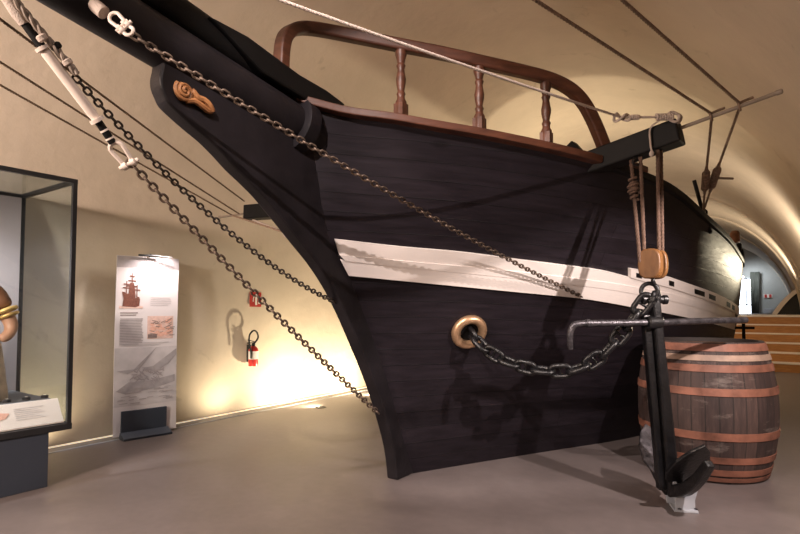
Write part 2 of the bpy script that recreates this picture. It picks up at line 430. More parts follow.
def hull_hit(px, py):
    loc, nor, i, d = HULL.ray_cast(EYE, ray(px, py).normalized())
    if loc is None: return None, None
    if nor.dot(ray(px, py)) > 0: nor = -nor
    return loc, nor
ship = thing('sailing_ship', 'black planked wooden ship bow with a white band and red-brown bow rail', 'ship', (XC, 4.5, 0))
def solidify(o, th, off=-1):
    m = o.modifiers.new('thickness', 'SOLIDIFY'); m.thickness = th; m.offset = off
hp = obj('hull_planking', hb_, 'hull', ship); hs = obj('hull_planking', hull_bm(-1), 'hull', ship)
# transom and deck
bm = bmesh.new()
a = [hull_pt(1, j/NU, 1) for j in range(NU+1)]+[hull_pt(1, j/NU, -1) for j in range(NU, -1, -1)]
bm.faces.new([bm.verts.new(p) for p in a]); obj('transom', bm, 'black_wood', ship)
bm = bmesh.new(); prev = None
for i in range(41):
    t = .02+.978*i/40
    l = bm.verts.new(hull_pt(t, .83, 1, -.02)); r = bm.verts.new(hull_pt(t, .83, -1, -.02))
    if prev: bm.faces.new((prev[0], l, r, prev[1]))
    prev = (l, r)
obj('deck', bm, 'orange_wood', ship)

# stem knee (cutwater) : profile in the centre plane
outer = [(148.5, 68), (147, 76), (148, 85), (151.5, 94), (157.5, 103), (167, 112.5), (182, 126), (197.5, 139), (211, 152.5), (224, 167), (239, 181.5), (254, 197), (276, 224), (291, 243), (307, 263), (321.5, 285), (335, 311), (349.5, 344), (366, 385), (376, 416), (384.6, 449), (388.7, 479)]
front = [(163, 61)]+[(x+9+3*(479-y)/405+(1.5 if y < 100 else 0), y) for x, y in outer]
rab = [(430, 474), (424, 440), (402, 380), (374, 290), (352, 238), (338, 190), (322, 150), (311, 132)]
poly = [atx(a, b, XP) for a, b in front]
poly = spline(poly, 3)
poly[-1].z = 0.0
back = [atx(a, b, XP) for a, b in rab]
back[0].z = 0; back = [Vector((p.x, p.y+.03, p.z)) for p in back]
poly = poly+back
# close along the underside of the bowsprit
bm = bmesh.new(); poly2 = [Vector((XP, p.y, p.z)) for p in poly]
va = [bm.verts.new(p) for p in poly2]; vb = [bm.verts.new(p+Vector((-.105, 0, 0))) for p in poly2]
bm.faces.new(va); bm.faces.new(vb[::-1])
for i in range(len(va)): bm.faces.new((va[i], vb[i], vb[(i+1) % len(va)], va[(i+1) % len(va)]))
obj('stem_knee', bm, 'black_wood', ship, False, .012, 2)

# white wale : three strakes laid on the planking
def strake(name, up, lo, th, parent, mat='white_paint', n=90, mirror=True, x0=None, x1=None):
    """up/lo are sight tables x->y of the strake's edges on the hull"""
    g = []
    xa0, xa1 = up[0][0], up[-1][0]; xb0, xb1 = lo[0][0], lo[-1][0]
    for i in range(n+1):
        f = i/n; a, na = hull_hit(xa0+(xa1-xa0)*f, cubic(up, xa0+(xa1-xa0)*f)); b, nb = hull_hit(xb0+(xb1-xb0)*f, cubic(lo, xb0+(xb1-xb0)*f))
        if a is None or b is None: continue
        if g and ((a-g[-1][0]).length > 1.2 or a.y > S_END-.1): break
        g.append((a, b, na, nb))
    # carry the strake on to the after end of the hull along its last direction
    for side in ((1, -1) if mirror else (1,)):
        bm = bmesh.new(); R = []
        for a, b, na, nb in g:
            c = (a+b)/2; nn = (na+nb).normalized()
            loc, nor, i, d = HULL.find_nearest(c); c = loc+nn*.0
            ring = [a-na*.012, a+na*th, c+nn*th, b+nb*th, b-nb*.012]
            if side < 0: ring = [Vector((2*XC-p.x, p.y, p.z)) for p in ring]
            R.append([bm.verts.new(p) for p in ring])
        for A, Bq in zip(R, R[1:]):
            for j in range(5): bm.faces.new((A[j], A[(j+1) % 5], Bq[(j+1) % 5], Bq[j]))
        bm.faces.new(R[0]); bm.faces.new(R[-1][::-1])
        o = obj(name, bm, mat, parent, True)
    return g
S1 = [(329.5, 238), (400, 246), (460, 251.2), (520, 259), (560, 264), (600, 269.5), (630, 277), (665, 286), (690, 294), (712, 302), (730, 311), (742, 319)]
S2 = [(334, 253), (400, 259), (474, 265.5), (540, 272.5), (600, 280), (630, 285), (665, 291.5), (690, 299), (712, 306.5), (730, 314.5), (742, 321.5)]
S3 = [(340, 259), (400, 265.5), (474, 272.5), (540, 279.5), (600, 286.8), (630, 292), (665, 299), (690, 305.5), (712, 312.5), (730, 319.5), (742, 326)]
S4 = [(348, 274.5), (400, 279.5), (460, 285.2), (520, 291), (579, 297), (610, 302), (630, 306), (665, 312.5), (690, 318), (712, 323.5), (730, 328.5), (742, 332)]
gW = strake('wale_strake', S1, S2, .024, ship)
strake('wale_moulding', S2, S3, .030, ship)
strake('wale_strake', S3, S4, .026, ship)
SU = [(628, 267.5), (640, 269.5), (665, 275.5), (687, 283), (710, 291.5), (728, 300.5), (743, 312)]
SL = [(628, 276), (640, 279.5), (665, 286), (687, 293.3), (710, 301.5), (728, 310), (743, 319.5)]
gS = strake('scupper_strake', SU, SL, .034, ship)
# black blocks on the upper strake stand in for shade in scupper openings
for x0, x1 in ((633, 638.5), (665.5, 670.5), (691, 701), (705.5, 712), (723.5, 727), (729, 731.5)):
    bm = bmesh.new(); R = []
    for f in (0, .5, 1):
        x = x0+(x1-x0)*f; yu = cubic(SU, x); yl = cubic(SL, x)
        a, na = hull_hit(x, yu+(yl-yu)*.30); b, nb = hull_hit(x, yu+(yl-yu)*.78)
        R.append([bm.verts.new(q) for q in (a+na*.0, a+na*.037, b+nb*.037, b+nb*.0)])
    for A, Bq in zip(R, R[1:]):
        for j in range(4): bm.faces.new((A[j], A[(j+1) % 4], Bq[(j+1) % 4], Bq[j]))
    bm.faces.new(R[0]); bm.faces.new(R[-1][::-1]); obj('scupper', bm, 'black_matte', ship, False)

# cap rail along the sheer
def railpath(s0, s1, n, inset=.0, dz=0.0, side=1):
    out = []
    for i in range(n+1):
        s = s0+(s1-s0)*i/n; out.append(Vector((XC+side*(cubic(ROW_A, s)-inset), s, zA(s)+dz)))
    return out
pc, _ = hull_hit(597, 163); s_cat = pc.y
for side in (1, -1):
    bm = bmesh.new(); sweep(bm, railpath(2.36, s_cat, 40, .03, .012, side), rect(.12, .05), (0, 0, 1)); o = obj('cap_rail', bm, 'mahogany', ship, False, .012)
    bm = bmesh.new(); sweep(bm, railpath(s_cat+.02, S_END, 50, .03, .005, side), rect(.10, .06), (0, 0, 1)); o = obj('after_rail', bm, 'black_matte', ship, False, .01)
bm = bmesh.new(); sweep(bm, railpath(s_cat+.22, s_cat+.42, 4, .02, .05), rect(.10, .045), (0, 0, 1)); obj('rail_chock', bm, 'mahogany', ship, False, .008)

# bow railing: bent rail carried on turned balusters
INS = .05
def rail_pt(px, py):
    d = ray(px, py); t = 1.0
    while t < 14:
        p = EYE+d*t
        s = p.y
        h = cubic(ROW_A, s)-INS if s > 2.43 else .06
        if p.x-XC < h: break
        t += .003
    return p
RP = [(281, 74), (281.5, 58), (283, 43), (287, 34), (296, 29), (312, 28.5), (350, 35.5), (400, 45.5), (440, 53), (480, 62), (520, 71), (550, 79), (570, 89), (583, 102), (592, 118), (599, 134), (606, 152)]
rp3 = spline([rail_pt(a, b) for a, b in RP], 6)
def smooth_path(P, k=6):
    P = [Vector(p) for p in P]
    for _ in range(k): P = [P[0]]+[(P[i-1]+P[i]*2+P[i+1])/4 for i in range(1, len(P)-1)]+[P[-1]]
    return P
rp3 = smooth_path(rp3, 5)
bm = bmesh.new(); sweep(bm, rp3, rect(.078, .088), None); rail = obj('bow_railing', bm, 'mahogany', ship, False, .018, 3)
bp = [((401, 119), (403, 50)), ((479.5, 132.5), (479.5, 66)), ((546.5, 146), (545, 83))]
for (bx, by), (tx, ty) in bp:
    p = hit_plan(bx, by, ROW_A, INS); base = Vector((p.x, p.y, zA(p.y)+.02))
    top = min(rp3, key=lambda q: (Vector((q.x, q.y))-Vector((p.x, p.y))).length)
    Hh = top.z-base.z-.03
    prof = [(.0, 0), (.050, 0), (.050, .26), (.036, .30), (.034, .34), (.042, .37), (.030, .41), (.036, .46), (.043, .52), (.046, .58), (.036, .66), (.031, .72), (.042, .77), (.032, .80), (.040, .86), (.052, .92), (.052, .98), (.03, 1.0)]
    bm = bmesh.new(); lathe(bm, base, (0, 0, 1), [(r*.74, h*Hh) for r, h in prof[1:]], 20)
    box(bm, base+Vector((0, 0, .115*Hh)), (.07, .07, .23*Hh)); o = obj('baluster', bm, 'mahogany', rail, True)

# bowsprit and jib boom
def cpt(px, py): return atx(px, py, XC)
b0, b1 = cpt(150, 37), cpt(290, 123); bd = (b0-b1).normalized()
b_in = b1-bd*.55; cap_c = b1+bd*(2.55)
bow_tip = cap_c
bm = bmesh.new(); R0 = .128
nb = 14
tube(bm, [b_in.lerp(bow_tip, i/nb) for i in range(nb+1)], R0, 28, (0, 0, 1), [1.08-.2*i/nb for i in range(nb+1)])
bowsprit = obj('bowsprit', bm, 'black_wood', ship, True)
bm = bmesh.new(); lathe(bm, b1-bd*.06, bd, [(.15, -.05), (.185, -.04), (.185, .05), (.155, .06)], 28); obj('bowsprit_collar', bm, 'black_wood', bowsprit)
bm = bmesh.new(); box(bm, bow_tip+Vector((0, 0, .12)), (.26, .16, .56), Matrix.Rotation(math.atan2(bd.z, -bd.y)*-1, 3, 'X')); obj('bowsprit_cap', bm, 'black_matte', bowsprit, False, .02)
up = Vector((1, 0, 0)).cross(bd).normalized(); up = up if up.z > 0 else -up
j1 = b1-bd*.15+up*(.20)
jt = b1+bd*6.3+up*.24
bm = bmesh.new(); tube(bm, [j1.lerp(jt, i/20) for i in range(21)], .095, 22, (0, 0, 1), [1.0-.35*i/20 for i in range(21)])
jib = obj('jib_boom', bm, 'black_matte', ship, True)
# chocks / knightheads beside the spar heel, running down to the rail
bm = bmesh.new()
kp = [cpt(a, b) for a, b in ((196, 22), (235, 42), (270, 67), (287, 79), (314, 94), (334, 108.5), (300, 108), (250, 78))]
prism(bm, [Vector((XC+.12, p.y, p.z)) for p in kp], Vector((-.24, 0, 0))); obj('knighthead', bm, 'black_matte', ship, False, .015)

# carved scroll on the knee
sc_o = atx(184, 93, XP); ud = (atx(206, 107, XP)-atx(184, 93, XP)).normalized(); vd = Vector((1, 0, 0)).cross(ud).normalized()
SCL = (atx(206, 107, XP)-atx(184, 93, XP)).length/25.0
def sp(a, b, h=0): return sc_o+ud*(a*SCL)+vd*(b*SCL)+Vector((h, 0, 0))
bm = bmesh.new()
q = []
for i in range(60):
    th = i/59*2.35*2*PI; r = 9.0-7.6*(i/59); q.append(sp(-2+r*math.cos(th+2.6), r*math.sin(th+2.6), .012+.022*i/59))
tube(bm, q, 2.1*SCL, 8, (1, 0, 0), [1-.3*i/59 for i in range(60)])
stemq = spline([sp(5, 6, .012), sp(9, 3.4, .016), sp(13, 1.5, .02), sp(18, 3, .02), sp(24, 2, .022), sp(29, -1, .018), sp(31, -3, .012)], 6)
tube(bm, stemq, 3.3*SCL, 8, (1, 0, 0), [.9, .9, .9]+[1.0]*(len(stemq)-6)+[.8, .6, .35])
stemq = spline([sp(3, -7, .01), sp(9, -3.5, .015), sp(14, -3, .018), sp(20, -4, .02), sp(26, -4.2, .016), sp(30, -2, .01)], 6)
tube(bm, stemq, 2.9*SCL, 8, (1, 0, 0))
for k in range(4):
    a = sp(17+3.6*k, 4.6-1.1*k, .012); tube(bm, spline([sp(14+3*k, 0, .02), a, sp(20+3.4*k, 5-1.6*k, .008)], 5), 1.9*SCL, 6, (1, 0, 0))
lathe(bm, sp(-2, 0, .0), (1, 0, 0), [(9.0*SCL, 0), (9.0*SCL, .006), (8*SCL, .008)], 24)
obj('scroll_carving', bm, 'gilt_wood', ship)

# hawse ring
hc, hn = hull_hit(468.5, 331)
bm = bmesh.new(); torus(bm, hc+hn*.018, hn, .112, .036, 40, 14); hz = obj('hawse_ring', bm, 'brass', ship)
bm = bmesh.new(); lathe(bm, hc+hn*.004, hn, [(.10, 0), (.10, .008)], 28); obj('hawse_hole', bm, 'black_matte', ship)

# catheads
def cathead(side):
    e = att(681, 131.5, 3.45); a = att(602, 160, 3.78)
    d = (e-a).normalized(); a = a-d*.12
    if side < 0: e = Vector((2*XC-e.x-.10, e.y-.02, e.z-.09)); a = Vector((2*XC-a.x, a.y, a.z))
    bm = bmesh.new(); sweep(bm, [a, e], rect(.15, .155), (0, 0, 1))
    return obj('cathead', bm, 'black_matte', ship, False, .012), a, e
cat, ca, ce = cathead(1); cats, csa, cse = cathead(-1)
cdir = (ce-ca).normalized()
# timberhead stub beyond the rail
p = hit_plan(575, 148, ROW_A, .22); bm = bmesh.new(); sweep(bm, [p+Vector((-.18, .03, -.14)), p+Vector((.02, -.0, .015))], rect(.09, .09), (0, 0, 1)); obj('timberhead', bm, 'black_matte', ship, False, .01)
# whisker booms out of the cathead ends
wt = aty(781, 91.5, ce.y+.02); ws = ce+Vector((.0, .02, .03))
def boom(a, b):
    bm = bmesh.new(); a = Vector(a); b = Vector(b); d = (b-a).normalized()
    tube(bm, [a, a.lerp(b, .5), b-d*.02, b], .0155, 12, None, [.8, .8, .8, .75]); lathe(bm, b, d, [(.010, -.03), (.016, -.022), (.016, .004), (.010, .01)], 12)
    return obj('whisker_boom', bm, 'boom_metal', ship)
boom(ws-cdir*.05, wt)
mir = lambda p: Vector((2*XC-p.x, p.y, p.z))
boom(cse+Vector((.05, .02, .0)), cse+Vector((-.50, 0, .0)))
# dead-eyes and block standing on the after rail
for (px, py, w, h, m) in ((735, 237, .06, .17, 'statue_brown'), (741.5, 262, .045, .30, 'black_matte'), (739, 245, .04, .12, 'black_matte')):
    p = hit_plan(px, py+4, ROW_A, .05); bm = bmesh.new(); lathe(bm, p+Vector((0, 0, -.03)), (0, 0, 1), [(w*.8, 0), (w, .02), (w, h*.8), (w*.7, h)], 8); obj('rail_block', bm, m, ship, False, .008)

# ------------------------------------------------------------------ chains
def link_mesh(name, length, width, r, stud=False, mat='chain_iron'):
    """stadium-shaped link in its own XY plane, long axis X"""
    bm = bmesh.new(); a = length/2-width/2; R = width/2-r; pts = []
    n = 7
    for i in range(n+1):
        t = -PI/2+PI*i/n; pts.append(Vector((a+R*math.cos(t), R*math.sin(t), 0)))
    for i in range(n+1):
        t = PI/2+PI*i/n; pts.append(Vector((-a+R*math.cos(t), R*math.sin(t), 0)))
    sweep(bm, pts, circ(r, 8), (0, 0, 1), True)
    if stud: tube(bm, [(0, -R, 0), (0, -R*.3, 0), (0, R*.3, 0), (0, R, 0)], r*.62, 8, None, [1.15, .8, .8, 1.15])
    bmesh.ops.recalc_face_normals(bm, faces=bm.faces[:])
    me = bpy.data.meshes.new(name); bm.to_mesh(me); bm.free(); me.shade_smooth(); me.materials.append(M[mat]); return me
def chain(name, label, pts, n, width_f=.80, r_f=.18, mat='chain_iron', stud=False, view=None, over=1.50, phase=.55):
    pts = resample(pts, n+1); pitch = (pts[1]-pts[0]).length
    root = thing(name, label, 'chain', pts[0]); Ln = pitch*over
    me = link_mesh('chain_link', Ln, Ln*width_f, pitch*r_f, stud, mat)
    for i in range(n):
        a, b = pts[i], pts[i+1]; c = (a+b)/2; t = (b-a).normalized()
        ref = Vector((0, 0, 1)) if abs(t.z) < .95 else Vector((1, 0, 0))
        u = (ref-t*ref.dot(t)).normalized(); w = t.cross(u); ang = phase+(PI/2 if i % 2 else 0)+random.uniform(-.08, .08)
        y = u*math.cos(ang)+w*math.sin(ang); z = t.cross(y)
        o = bpy.data.objects.new('chain_link', me); COL.objects.link(o); o.parent = root
        m = Matrix((t, y, z)).transposed().to_4x4(); m.translation = c-ROOTS[root]; o.matrix_basis = m
    return root
# lower bobstay: shackle - chain - stem foot
bs_bot = atx(377, 413, XP)+Vector((.014, 0, 0)); bs_top = atx(128, 160, XC)
chain('bobstay_chain', 'lower thick rusty chain from the white shackle down to the stem foot', sag(bs_top, bs_bot, .03), 66)
w0 = atx(118, 146, XC)
# upper bobstay to the knee
b2_bot = atx(333, 302, XC)+Vector((0, .02, 0)); b2_top = atx(74, 76, XC)
chain('bobstay_chain', 'darker upper chain running from bowsprit tackle to middle of the stem', sag(b2_top, b2_bot, .12), 66, mat='chain_dark')
# bowsprit shroud chain across the hull
h_end, hn2 = hull_hit(579, 294.5); cs_top = att(131, 34, 2.36)
h_end = h_end+hn2*.035
chain('shroud_chain', 'long thin rusty chain crossing the black hull to the white band', sag(cs_top, h_end, .05, 30), 98, width_f=.66, r_f=.165, mat='chain_iron')

# white turnbuckle pieces (served rope and shackle) above the lower bobstay
tb = thing('bobstay_tackle', 'white sleeved bobstay link with black bands and a white shackle at upper left', 'tackle', atx(100, 130, XC))
def line(px0, py0, px1, py1, n=10): return [atx(px0+(px1-px0)*i/n, py0+(py1-py0)*i/n, XC) for i in range(n+1)]
bm = bmesh.new(); tube(bm, line(41, 46, 97, 120), .026, 14, None, [.7, .88, .88, .88, .88, .88, .88, .88, .88, .88, .7]); slv = obj('sleeve', bm, 'white_metal', tb)
for p0 in ((43, 48), (97, 120)):
    q = line(p0[0]-1.2, p0[1]-1.6, p0[0]+1.2, p0[1]+1.6, 2); bm = bmesh.new(); tube(bm, q, .033, 14); obj('collar', bm, 'white_metal', slv)
bm = bmesh.new(); tube(bm, line(97, 120, 113, 143), .018, 10); obj('black_serving', bm, 'black_matte', tb)
bm = bmesh.new(); tube(bm, line(24, 22, 42, 47), .019, 10); obj('black_serving', bm, 'black_matte', tb)
bm = bmesh.new(); tube(bm, line(104, 129.5, 105.2, 131.2, 2), .022, 10); tube(bm, line(109.5, 137.5, 110.5, 139, 2), .022, 10); obj('white_band', bm, 'white_metal', tb)
up_pts = line(-70, -110, 25, 24, 14)
bm = bmesh.new(); tube(bm, up_pts, .025, 10, None, [1+.12*math.sin(i*2.1) for i in range(15)]); obj('wrapped_end', bm, 'rope_white', tb)
# shackle: U with pin
def shackle(parent, a, b, wv, r, half, name='shackle', mat='white_metal'):
    """bow at a, pin at b, opening along wv"""
    a, b, wv = Vector(a), Vector(b), Vector(wv).normalized(); ax = (b-a).normalized(); Lg = (b-a).length; q = []
    q.append(b+wv*half*.72)
    for i in range(9):
        t = PI*i/8; q.append(a+ax*half+wv*half*math.cos(t)-ax*half*math.sin(t))
    q.append(b-wv*half*.72); bm = bmesh.new(); tube(bm, spline(q, 3), r, 8, wv.cross(ax))
    tube(bm, [b-wv*(half+r*2.0), b+wv*(half+r*1.8)], r*1.0, 8); lathe(bm, b+wv*(half*.72), wv, [(r*1.9, -r), (r*1.9, r)], 10); lathe(bm, b-wv*(half*.72), wv, [(r*1.9, -r), (r*1.9, r)], 10)
    return obj(name, bm, mat, parent)
camR = Vector((math.cos(YAW), math.sin(YAW), 0)); camF = Vector((-math.sin(YAW), math.cos(YAW), 0))
ax = (atx(133, 170, XC)-atx(113, 143, XC)).normalized(); wv = camF.cross(ax).normalized()
shackle(tb, atx(113, 143, XC), atx(129, 164, XC), wv, .0105, .030)
# white lashing along the upper bobstay
lash = thing('bobstay_lashing', 'off-white twisted rope lashing beside the white sleeve at upper left', 'rope', atx(50, 45, XC))
bm = bmesh.new(); q = line(-60, -82, 74, 76, 20); rope_tube(bm, [p+Vector((.03, 0, 0)) for p in q], .017, 3, .12, 7)
obj('laid_rope', bm, 'rope_grey', lash)
for px, py in ((38, 40), (52, 48), (63, 64)):
    bm = bmesh.new(); lathe(bm, atx(px+1, py, XC)+Vector((.03, 0, 0)), ax, [(.014, -.014), (.0215, -.008), (.0215, .008), (.014, .014)], 12); obj('seizing', bm, 'rope_white' if px != 52 else 'black_matte', lash)
# white rope eye with thimble above the shroud chain
se = thing('shroud_eye', 'white served rope end with an eye shackle lying over the bowsprit', 'rope', att(115, 18, 2.36))
def tl(px, py): return att(px, py, 2.36)
bm = bmesh.new(); tube(bm, spline([tl(40, -45), tl(70, -20), tl(86, -3), tl(98, 8), tl(104, 13)], 5), .03, 12, None, None); obj('served_rope', bm, 'rope_white', se)
s_ax = (tl(131, 34)-tl(112, 16)).normalized()
shackle(se, tl(111, 14.5), tl(125, 27.5), camF.cross(s_ax), .008, .024); shackle(se, tl(132, 33.5), tl(122, 26), camF.cross(s_ax), .008, .020, 'joining_shackle')

# ------------------------------------------------------------------ ropes
def rope_thing(name, label, path, r, mat, group=None, coils=(), laid=True):
    if laid: bm = RT(path, r)
    else: bm = bmesh.new(); tube(bm, path, r, 8)
    for a, b, R, k in coils: coil(bm, a, b, R, r*.7, k)
    o = obj(name, bm, mat); tag(o, label, 'rope', group); return o
# white line to the cathead
kn = att(622, 117.5, 3.40); n_ = (kn-EYE).cross(ray(284, -5)); tip_w = Vector((XC+.05, .15, EYE.z-(n_.x*(XC+.05)+n_.y*.15)/n_.z)); cend = ce+Vector((-.03, -.09, .075)) 
bm = RT(sag(tip_w, kn, .03, 40), .0085); wl = obj('white_stay', bm, 'rope_white'); tag(wl, 'white rope stay running from bowsprit end to the black cathead', 'rope')
wk = thing('stay_lashing', 'knotted white rope end tied round the black cathead beam', 'rope', kn)
bm = bmesh.new(); rope_tube(bm, spline([kn, kn.lerp(cend, .3), kn.lerp(cend, .7), cend], 6), .0085)
kd = (cend-kn).normalized(); kf = camF.cross(kd)
q = []
for i in range(37):
    t = i/36*2*PI; q.append(kn+kd*(.05*math.sin(t)-.0)+kf*(.022*math.sin(2*t))+camF*(.012*math.cos(3*t)))
tube(bm, q, .009, 8)
coil(bm, kn+kd*.06, kn+kd*.11, .012, .007, 4); obj('knot', bm, 'rope_white', wk)
bm = bmesh.new(); a = cend-kd*.11
coil(bm, a, cend, .016, .0085, 7)
q = [cend+kf*(.030*math.cos(2*PI*i/30)*(1+.2*math.sin(4*PI*i/30)))+kd*(.035*math.sin(2*PI*i/30)) for i in range(31)]
tube(bm, q, .009, 8); tube(bm, [p+camF*.016+kd*.022 for p in q], .009, 8)
obj('cathead_turns', bm, 'rope_white', wk)
tl0 = ce-cdir*.17+Vector((0, -.105, .06)); bm = bmesh.new(); rope_tube(bm, spline([ce-cdir*.10+Vector((0, -.10, .095)), tl0, tl0+Vector((-.002, 0, -.10)), tl0+Vector((.004, 0, -.15))], 5), .006); lathe(bm, tl0+Vector((.004, 0, -.15)), (0, 0, -1), [(.008, 0), (.016, .015), (.014, .03), (.004, .04)], 10); obj('hanging_tail', bm, 'rope_white', wk)

# port guys: jib boom - whisker boom - rail
g1 = aty(711, 113.5, ce.y); g2 = aty(739.5, 102, ce.y)
def on_boom(px):
    best = None
    for i in range(401):
        p = (ws-cdir*.05).lerp(wt, i/400); d = p-EYE
        x = 400+F*(d.dot(camR))/(d.dot(camF*math.cos(PITCH)+Vector((0, 0, math.sin(PITCH)))))
        if best is None or abs(x-px) < best[0]: best = (abs(x-px), p)
    return best[1]
def sight_end(a, px, py, X, y):
    # end point on the plane x=X at station y of a straight line from a that passes the sight line (px, py)
    n = (a-EYE).cross(ray(px, py)); return Vector((X, y, EYE.z-(n.x*X+n.y*y)/n.z))
def on_spar(a, b, y):
    f = (y-a.y)/(b.y-a.y); return a.lerp(b, f)
g1, g2 = on_boom(711), on_boom(739.5)
eye_rail = hit_plan(703, 216, ROW_A, .03); eye_rail.z += .03
for g, ysp, gx_, lab, r in ((g1, -1.75, 535, 'grey-brown guy rope over the whisker boom, the one nearer the cathead', .0095), (g2, -3.3, 622, 'grey-brown guy rope over the whisker boom, the one nearer its tip', .0095)):
    gb = g+Vector((0, 0, .022)); T = sight_end(gb, gx_, 0, XC+.07, ysp)
    root = thing('guy_rope', lab, 'rope', g)
    bm = RT(sag(T, gb, .0, 20), r); obj('forward_part', bm, 'rope', root)
    low = eye_rail+Vector((.0, .0, .0))
    bm = RT([gb, gb+Vector((.002, .01, -.02)), gb.lerp(low, .5), low], r); obj('after_part', bm, 'rope', root)
    a_ = gb.lerp(low, .45); b_ = gb.lerp(low, .74)
    bm = bmesh.new(); tube(bm, [a_.lerp(b_, i/10) for i in range(11)], .024, 10, None, [.45, .6, .85, 1, 1, .95, .95, 1, .85, .6, .5]); coil(bm, a_.lerp(b_, .2), a_.lerp(b_, .8), .024, .007, 12); obj('lashing', bm, 'rope', root)
    t_ = (gb-T).normalized(); bm = bmesh.new(); tube(bm, [gb+cdir*.0, gb+camR*.05+Vector((0, .0, .022)), gb+camR*.085+Vector((0, 0, .036))], r*.9, 8); torus(bm, g, cdir, .024, .007, 16, 6); obj('seized_end', bm, 'rope', root)
bm = bmesh.new(); tube(bm, [eye_rail+Vector((-.06, -.05, .30)), eye_rail+Vector((0, 0, .0)), eye_rail+Vector((.04, .22, -.16))], .017, 8); torus(bm, eye_rail, (0, 1, .3), .03, .010, 18, 8); tag(obj('rail_eyebolt', bm, 'black_matte'), 'dark iron eye and bar on the rail where both guy ropes end', 'eyebolt')
bm = bmesh.new(); pk = att(722, 178, 4.35); tube(bm, [pk+camR*-.05, pk+camR*.09+Vector((0, 0, -.005))], .010, 8); tag(obj('lashing_toggle', bm, 'boom_metal'), 'short pale wooden pin through the rope lashing above the rail', 'pin')

# starboard ropes seen under the bow
stb = cse+Vector((0, .02, .0)); stbt = stb+Vector((-.50, -.02, .0))
for px, py, ysp, tgt, lab in ((95, 90, .15, cse+Vector((.0, -.05, .12)), 'thin brown rope below the bowsprit, the uppermost of the three'),
                     (0, 62, -1.9, stb.lerp(stbt, .30), 'thin brown rope on the left wall side, middle one of the three'),
                     (0, 85, -3.3, stb.lerp(stbt, .55), 'thin brown rope on the left wall side, lowest one of the three')):
    T = sight_end(tgt, px, py, XC-.07, ysp)
    o = rope_thing('guy_rope', lab, sag(T, tgt, .0, 24), .0085, 'rope'); 
    if ysp < 0:
        p = mir(eye_rail)
# short ropes hanging under the far cathead
eye_s = atx(288, 233.5, XC-.32)
bm = RT([stb.lerp(stbt, .55), eye_s], .009); tag(obj('guy_tail', bm, 'rope'), 'thin brown rope from the far pale boom back to an eye behind the stem', 'rope')
bm = bmesh.new(); rope_tube(bm, [cse+Vector((.06, .02, -.08)), eye_s], .010); torus(bm, eye_s, camF, .03, .008, 16, 6); tag(obj('guy_tail', bm, 'rope_white'), 'pale rope under the far cathead beneath the bow', 'rope')

# ------------------------------------------------------------------ cat tackle
bk = att(653, 264, 3.62)
tk = thing('cat_tackle', 'oval wooden pulley block hanging on brown ropes under the cathead', 'pulley', bk)
BD = (camF*math.cos(.88)+camR*math.sin(.88)).normalized(); BS = Vector((0, 0, 1)).cross(BD).normalized()
def blk(c, w, h, th, mat, name):
    bm = bmesh.new(); n = 24; pl = []
    for i in range(n):
        t = 2*PI*i/n; x = math.cos(t); z = math.sin(t); pl.append(Vector(c)+BS*(w/2*math.copysign(abs(x)**.7, x))+Vector((0, 0, h/2*math.copysign(abs(z)**.75, z)))-BD*th/2)
    prism(bm, pl, BD*th); return obj(name, bm, mat, tk, False, .010, 3)
for k, w_ in ((-1, .155), (0, .135), (1, .155)):
    blk(bk+BD*(.047*k), w_, .205, .036, 'block_wood', 'cheek')
bm = bmesh.new(); lathe(bm, bk-BD*.06, BD, [(.056, 0), (.056, .12)], 24); obj('sheave', bm, 'black_matte', tk)
def ctp(px, py, t): return att(px, py, t)
ropes = [((631, 160), (640, 262), 3.66), ((640.5, 157), (644.5, 258), 3.60), ((657.5, 150), (659, 256), 3.52), ((661, 150), (662.5, 256), 3.56)]
for (a, b), (c, d), t in ropes:
    obj('fall_rope', RT([ctp(a, b, t-.03), ctp(c, d, 3.63)], .0128, pitch=.075), 'rope_red', tk)
bm = bmesh.new(); a, c = ctp(632.5, 178, 3.63), ctp(634.5, 200, 3.63); coil(bm, a, c, .022, .010, 5); coil(bm, a.lerp(c, .3), a.lerp(c, .7), .034, .009, 2); obj('rope_knot', bm, 'rope_red', tk)
bm = bmesh.new(); torus(bm, ctp(637, 161, 3.58), camF, .028, .009, 18, 8); obj('cathead_hook', bm, 'iron', tk)
ring_c = att(650.5, 295, 3.64)
bm = bmesh.new()
hk = [bk+Vector((0, 0, -.09)), bk+Vector((0, 0, -.125)), att(657, 289, 3.64), att(659, 297, 3.64), att(655, 303, 3.64), att(650, 301, 3.64)]
tube(bm, spline(hk, 5), .014, 10, None, None); obj('block_hook', bm, 'iron', tk)

# ------------------------------------------------------------------ anchor
AB = atz(676, 500, 0.0)
anchor = thing('anchor', 'black iron ship anchor standing upright in front of the barrel', 'anchor', AB)
top = att(655.5, 312, 3.66); bot = att(668.5, 487, 3.66); bot.z = max(bot.z, .12)
crown = Vector((AB.x, AB.y, .10)); crown = att(672, 490, 3.66)
sd = (top-crown).normalized()
bm = bmesh.new(); sweep(bm, [crown, crown.lerp(top, .5), top+sd*.02, top+sd*.11], rect(.072, .085), tuple(camF), False, [1.18, 1.0, .85, .8]); obj('shank', bm, 'iron', anchor, False, .014, 2)
o2 = -camR*.064+camF*.02
bm = bmesh.new(); sweep(bm, [crown+o2+sd*.0, top+o2+sd*-.02], rect(.05, .06), tuple(camF)); obj('support_bar', bm, 'iron', anchor, False, .008)
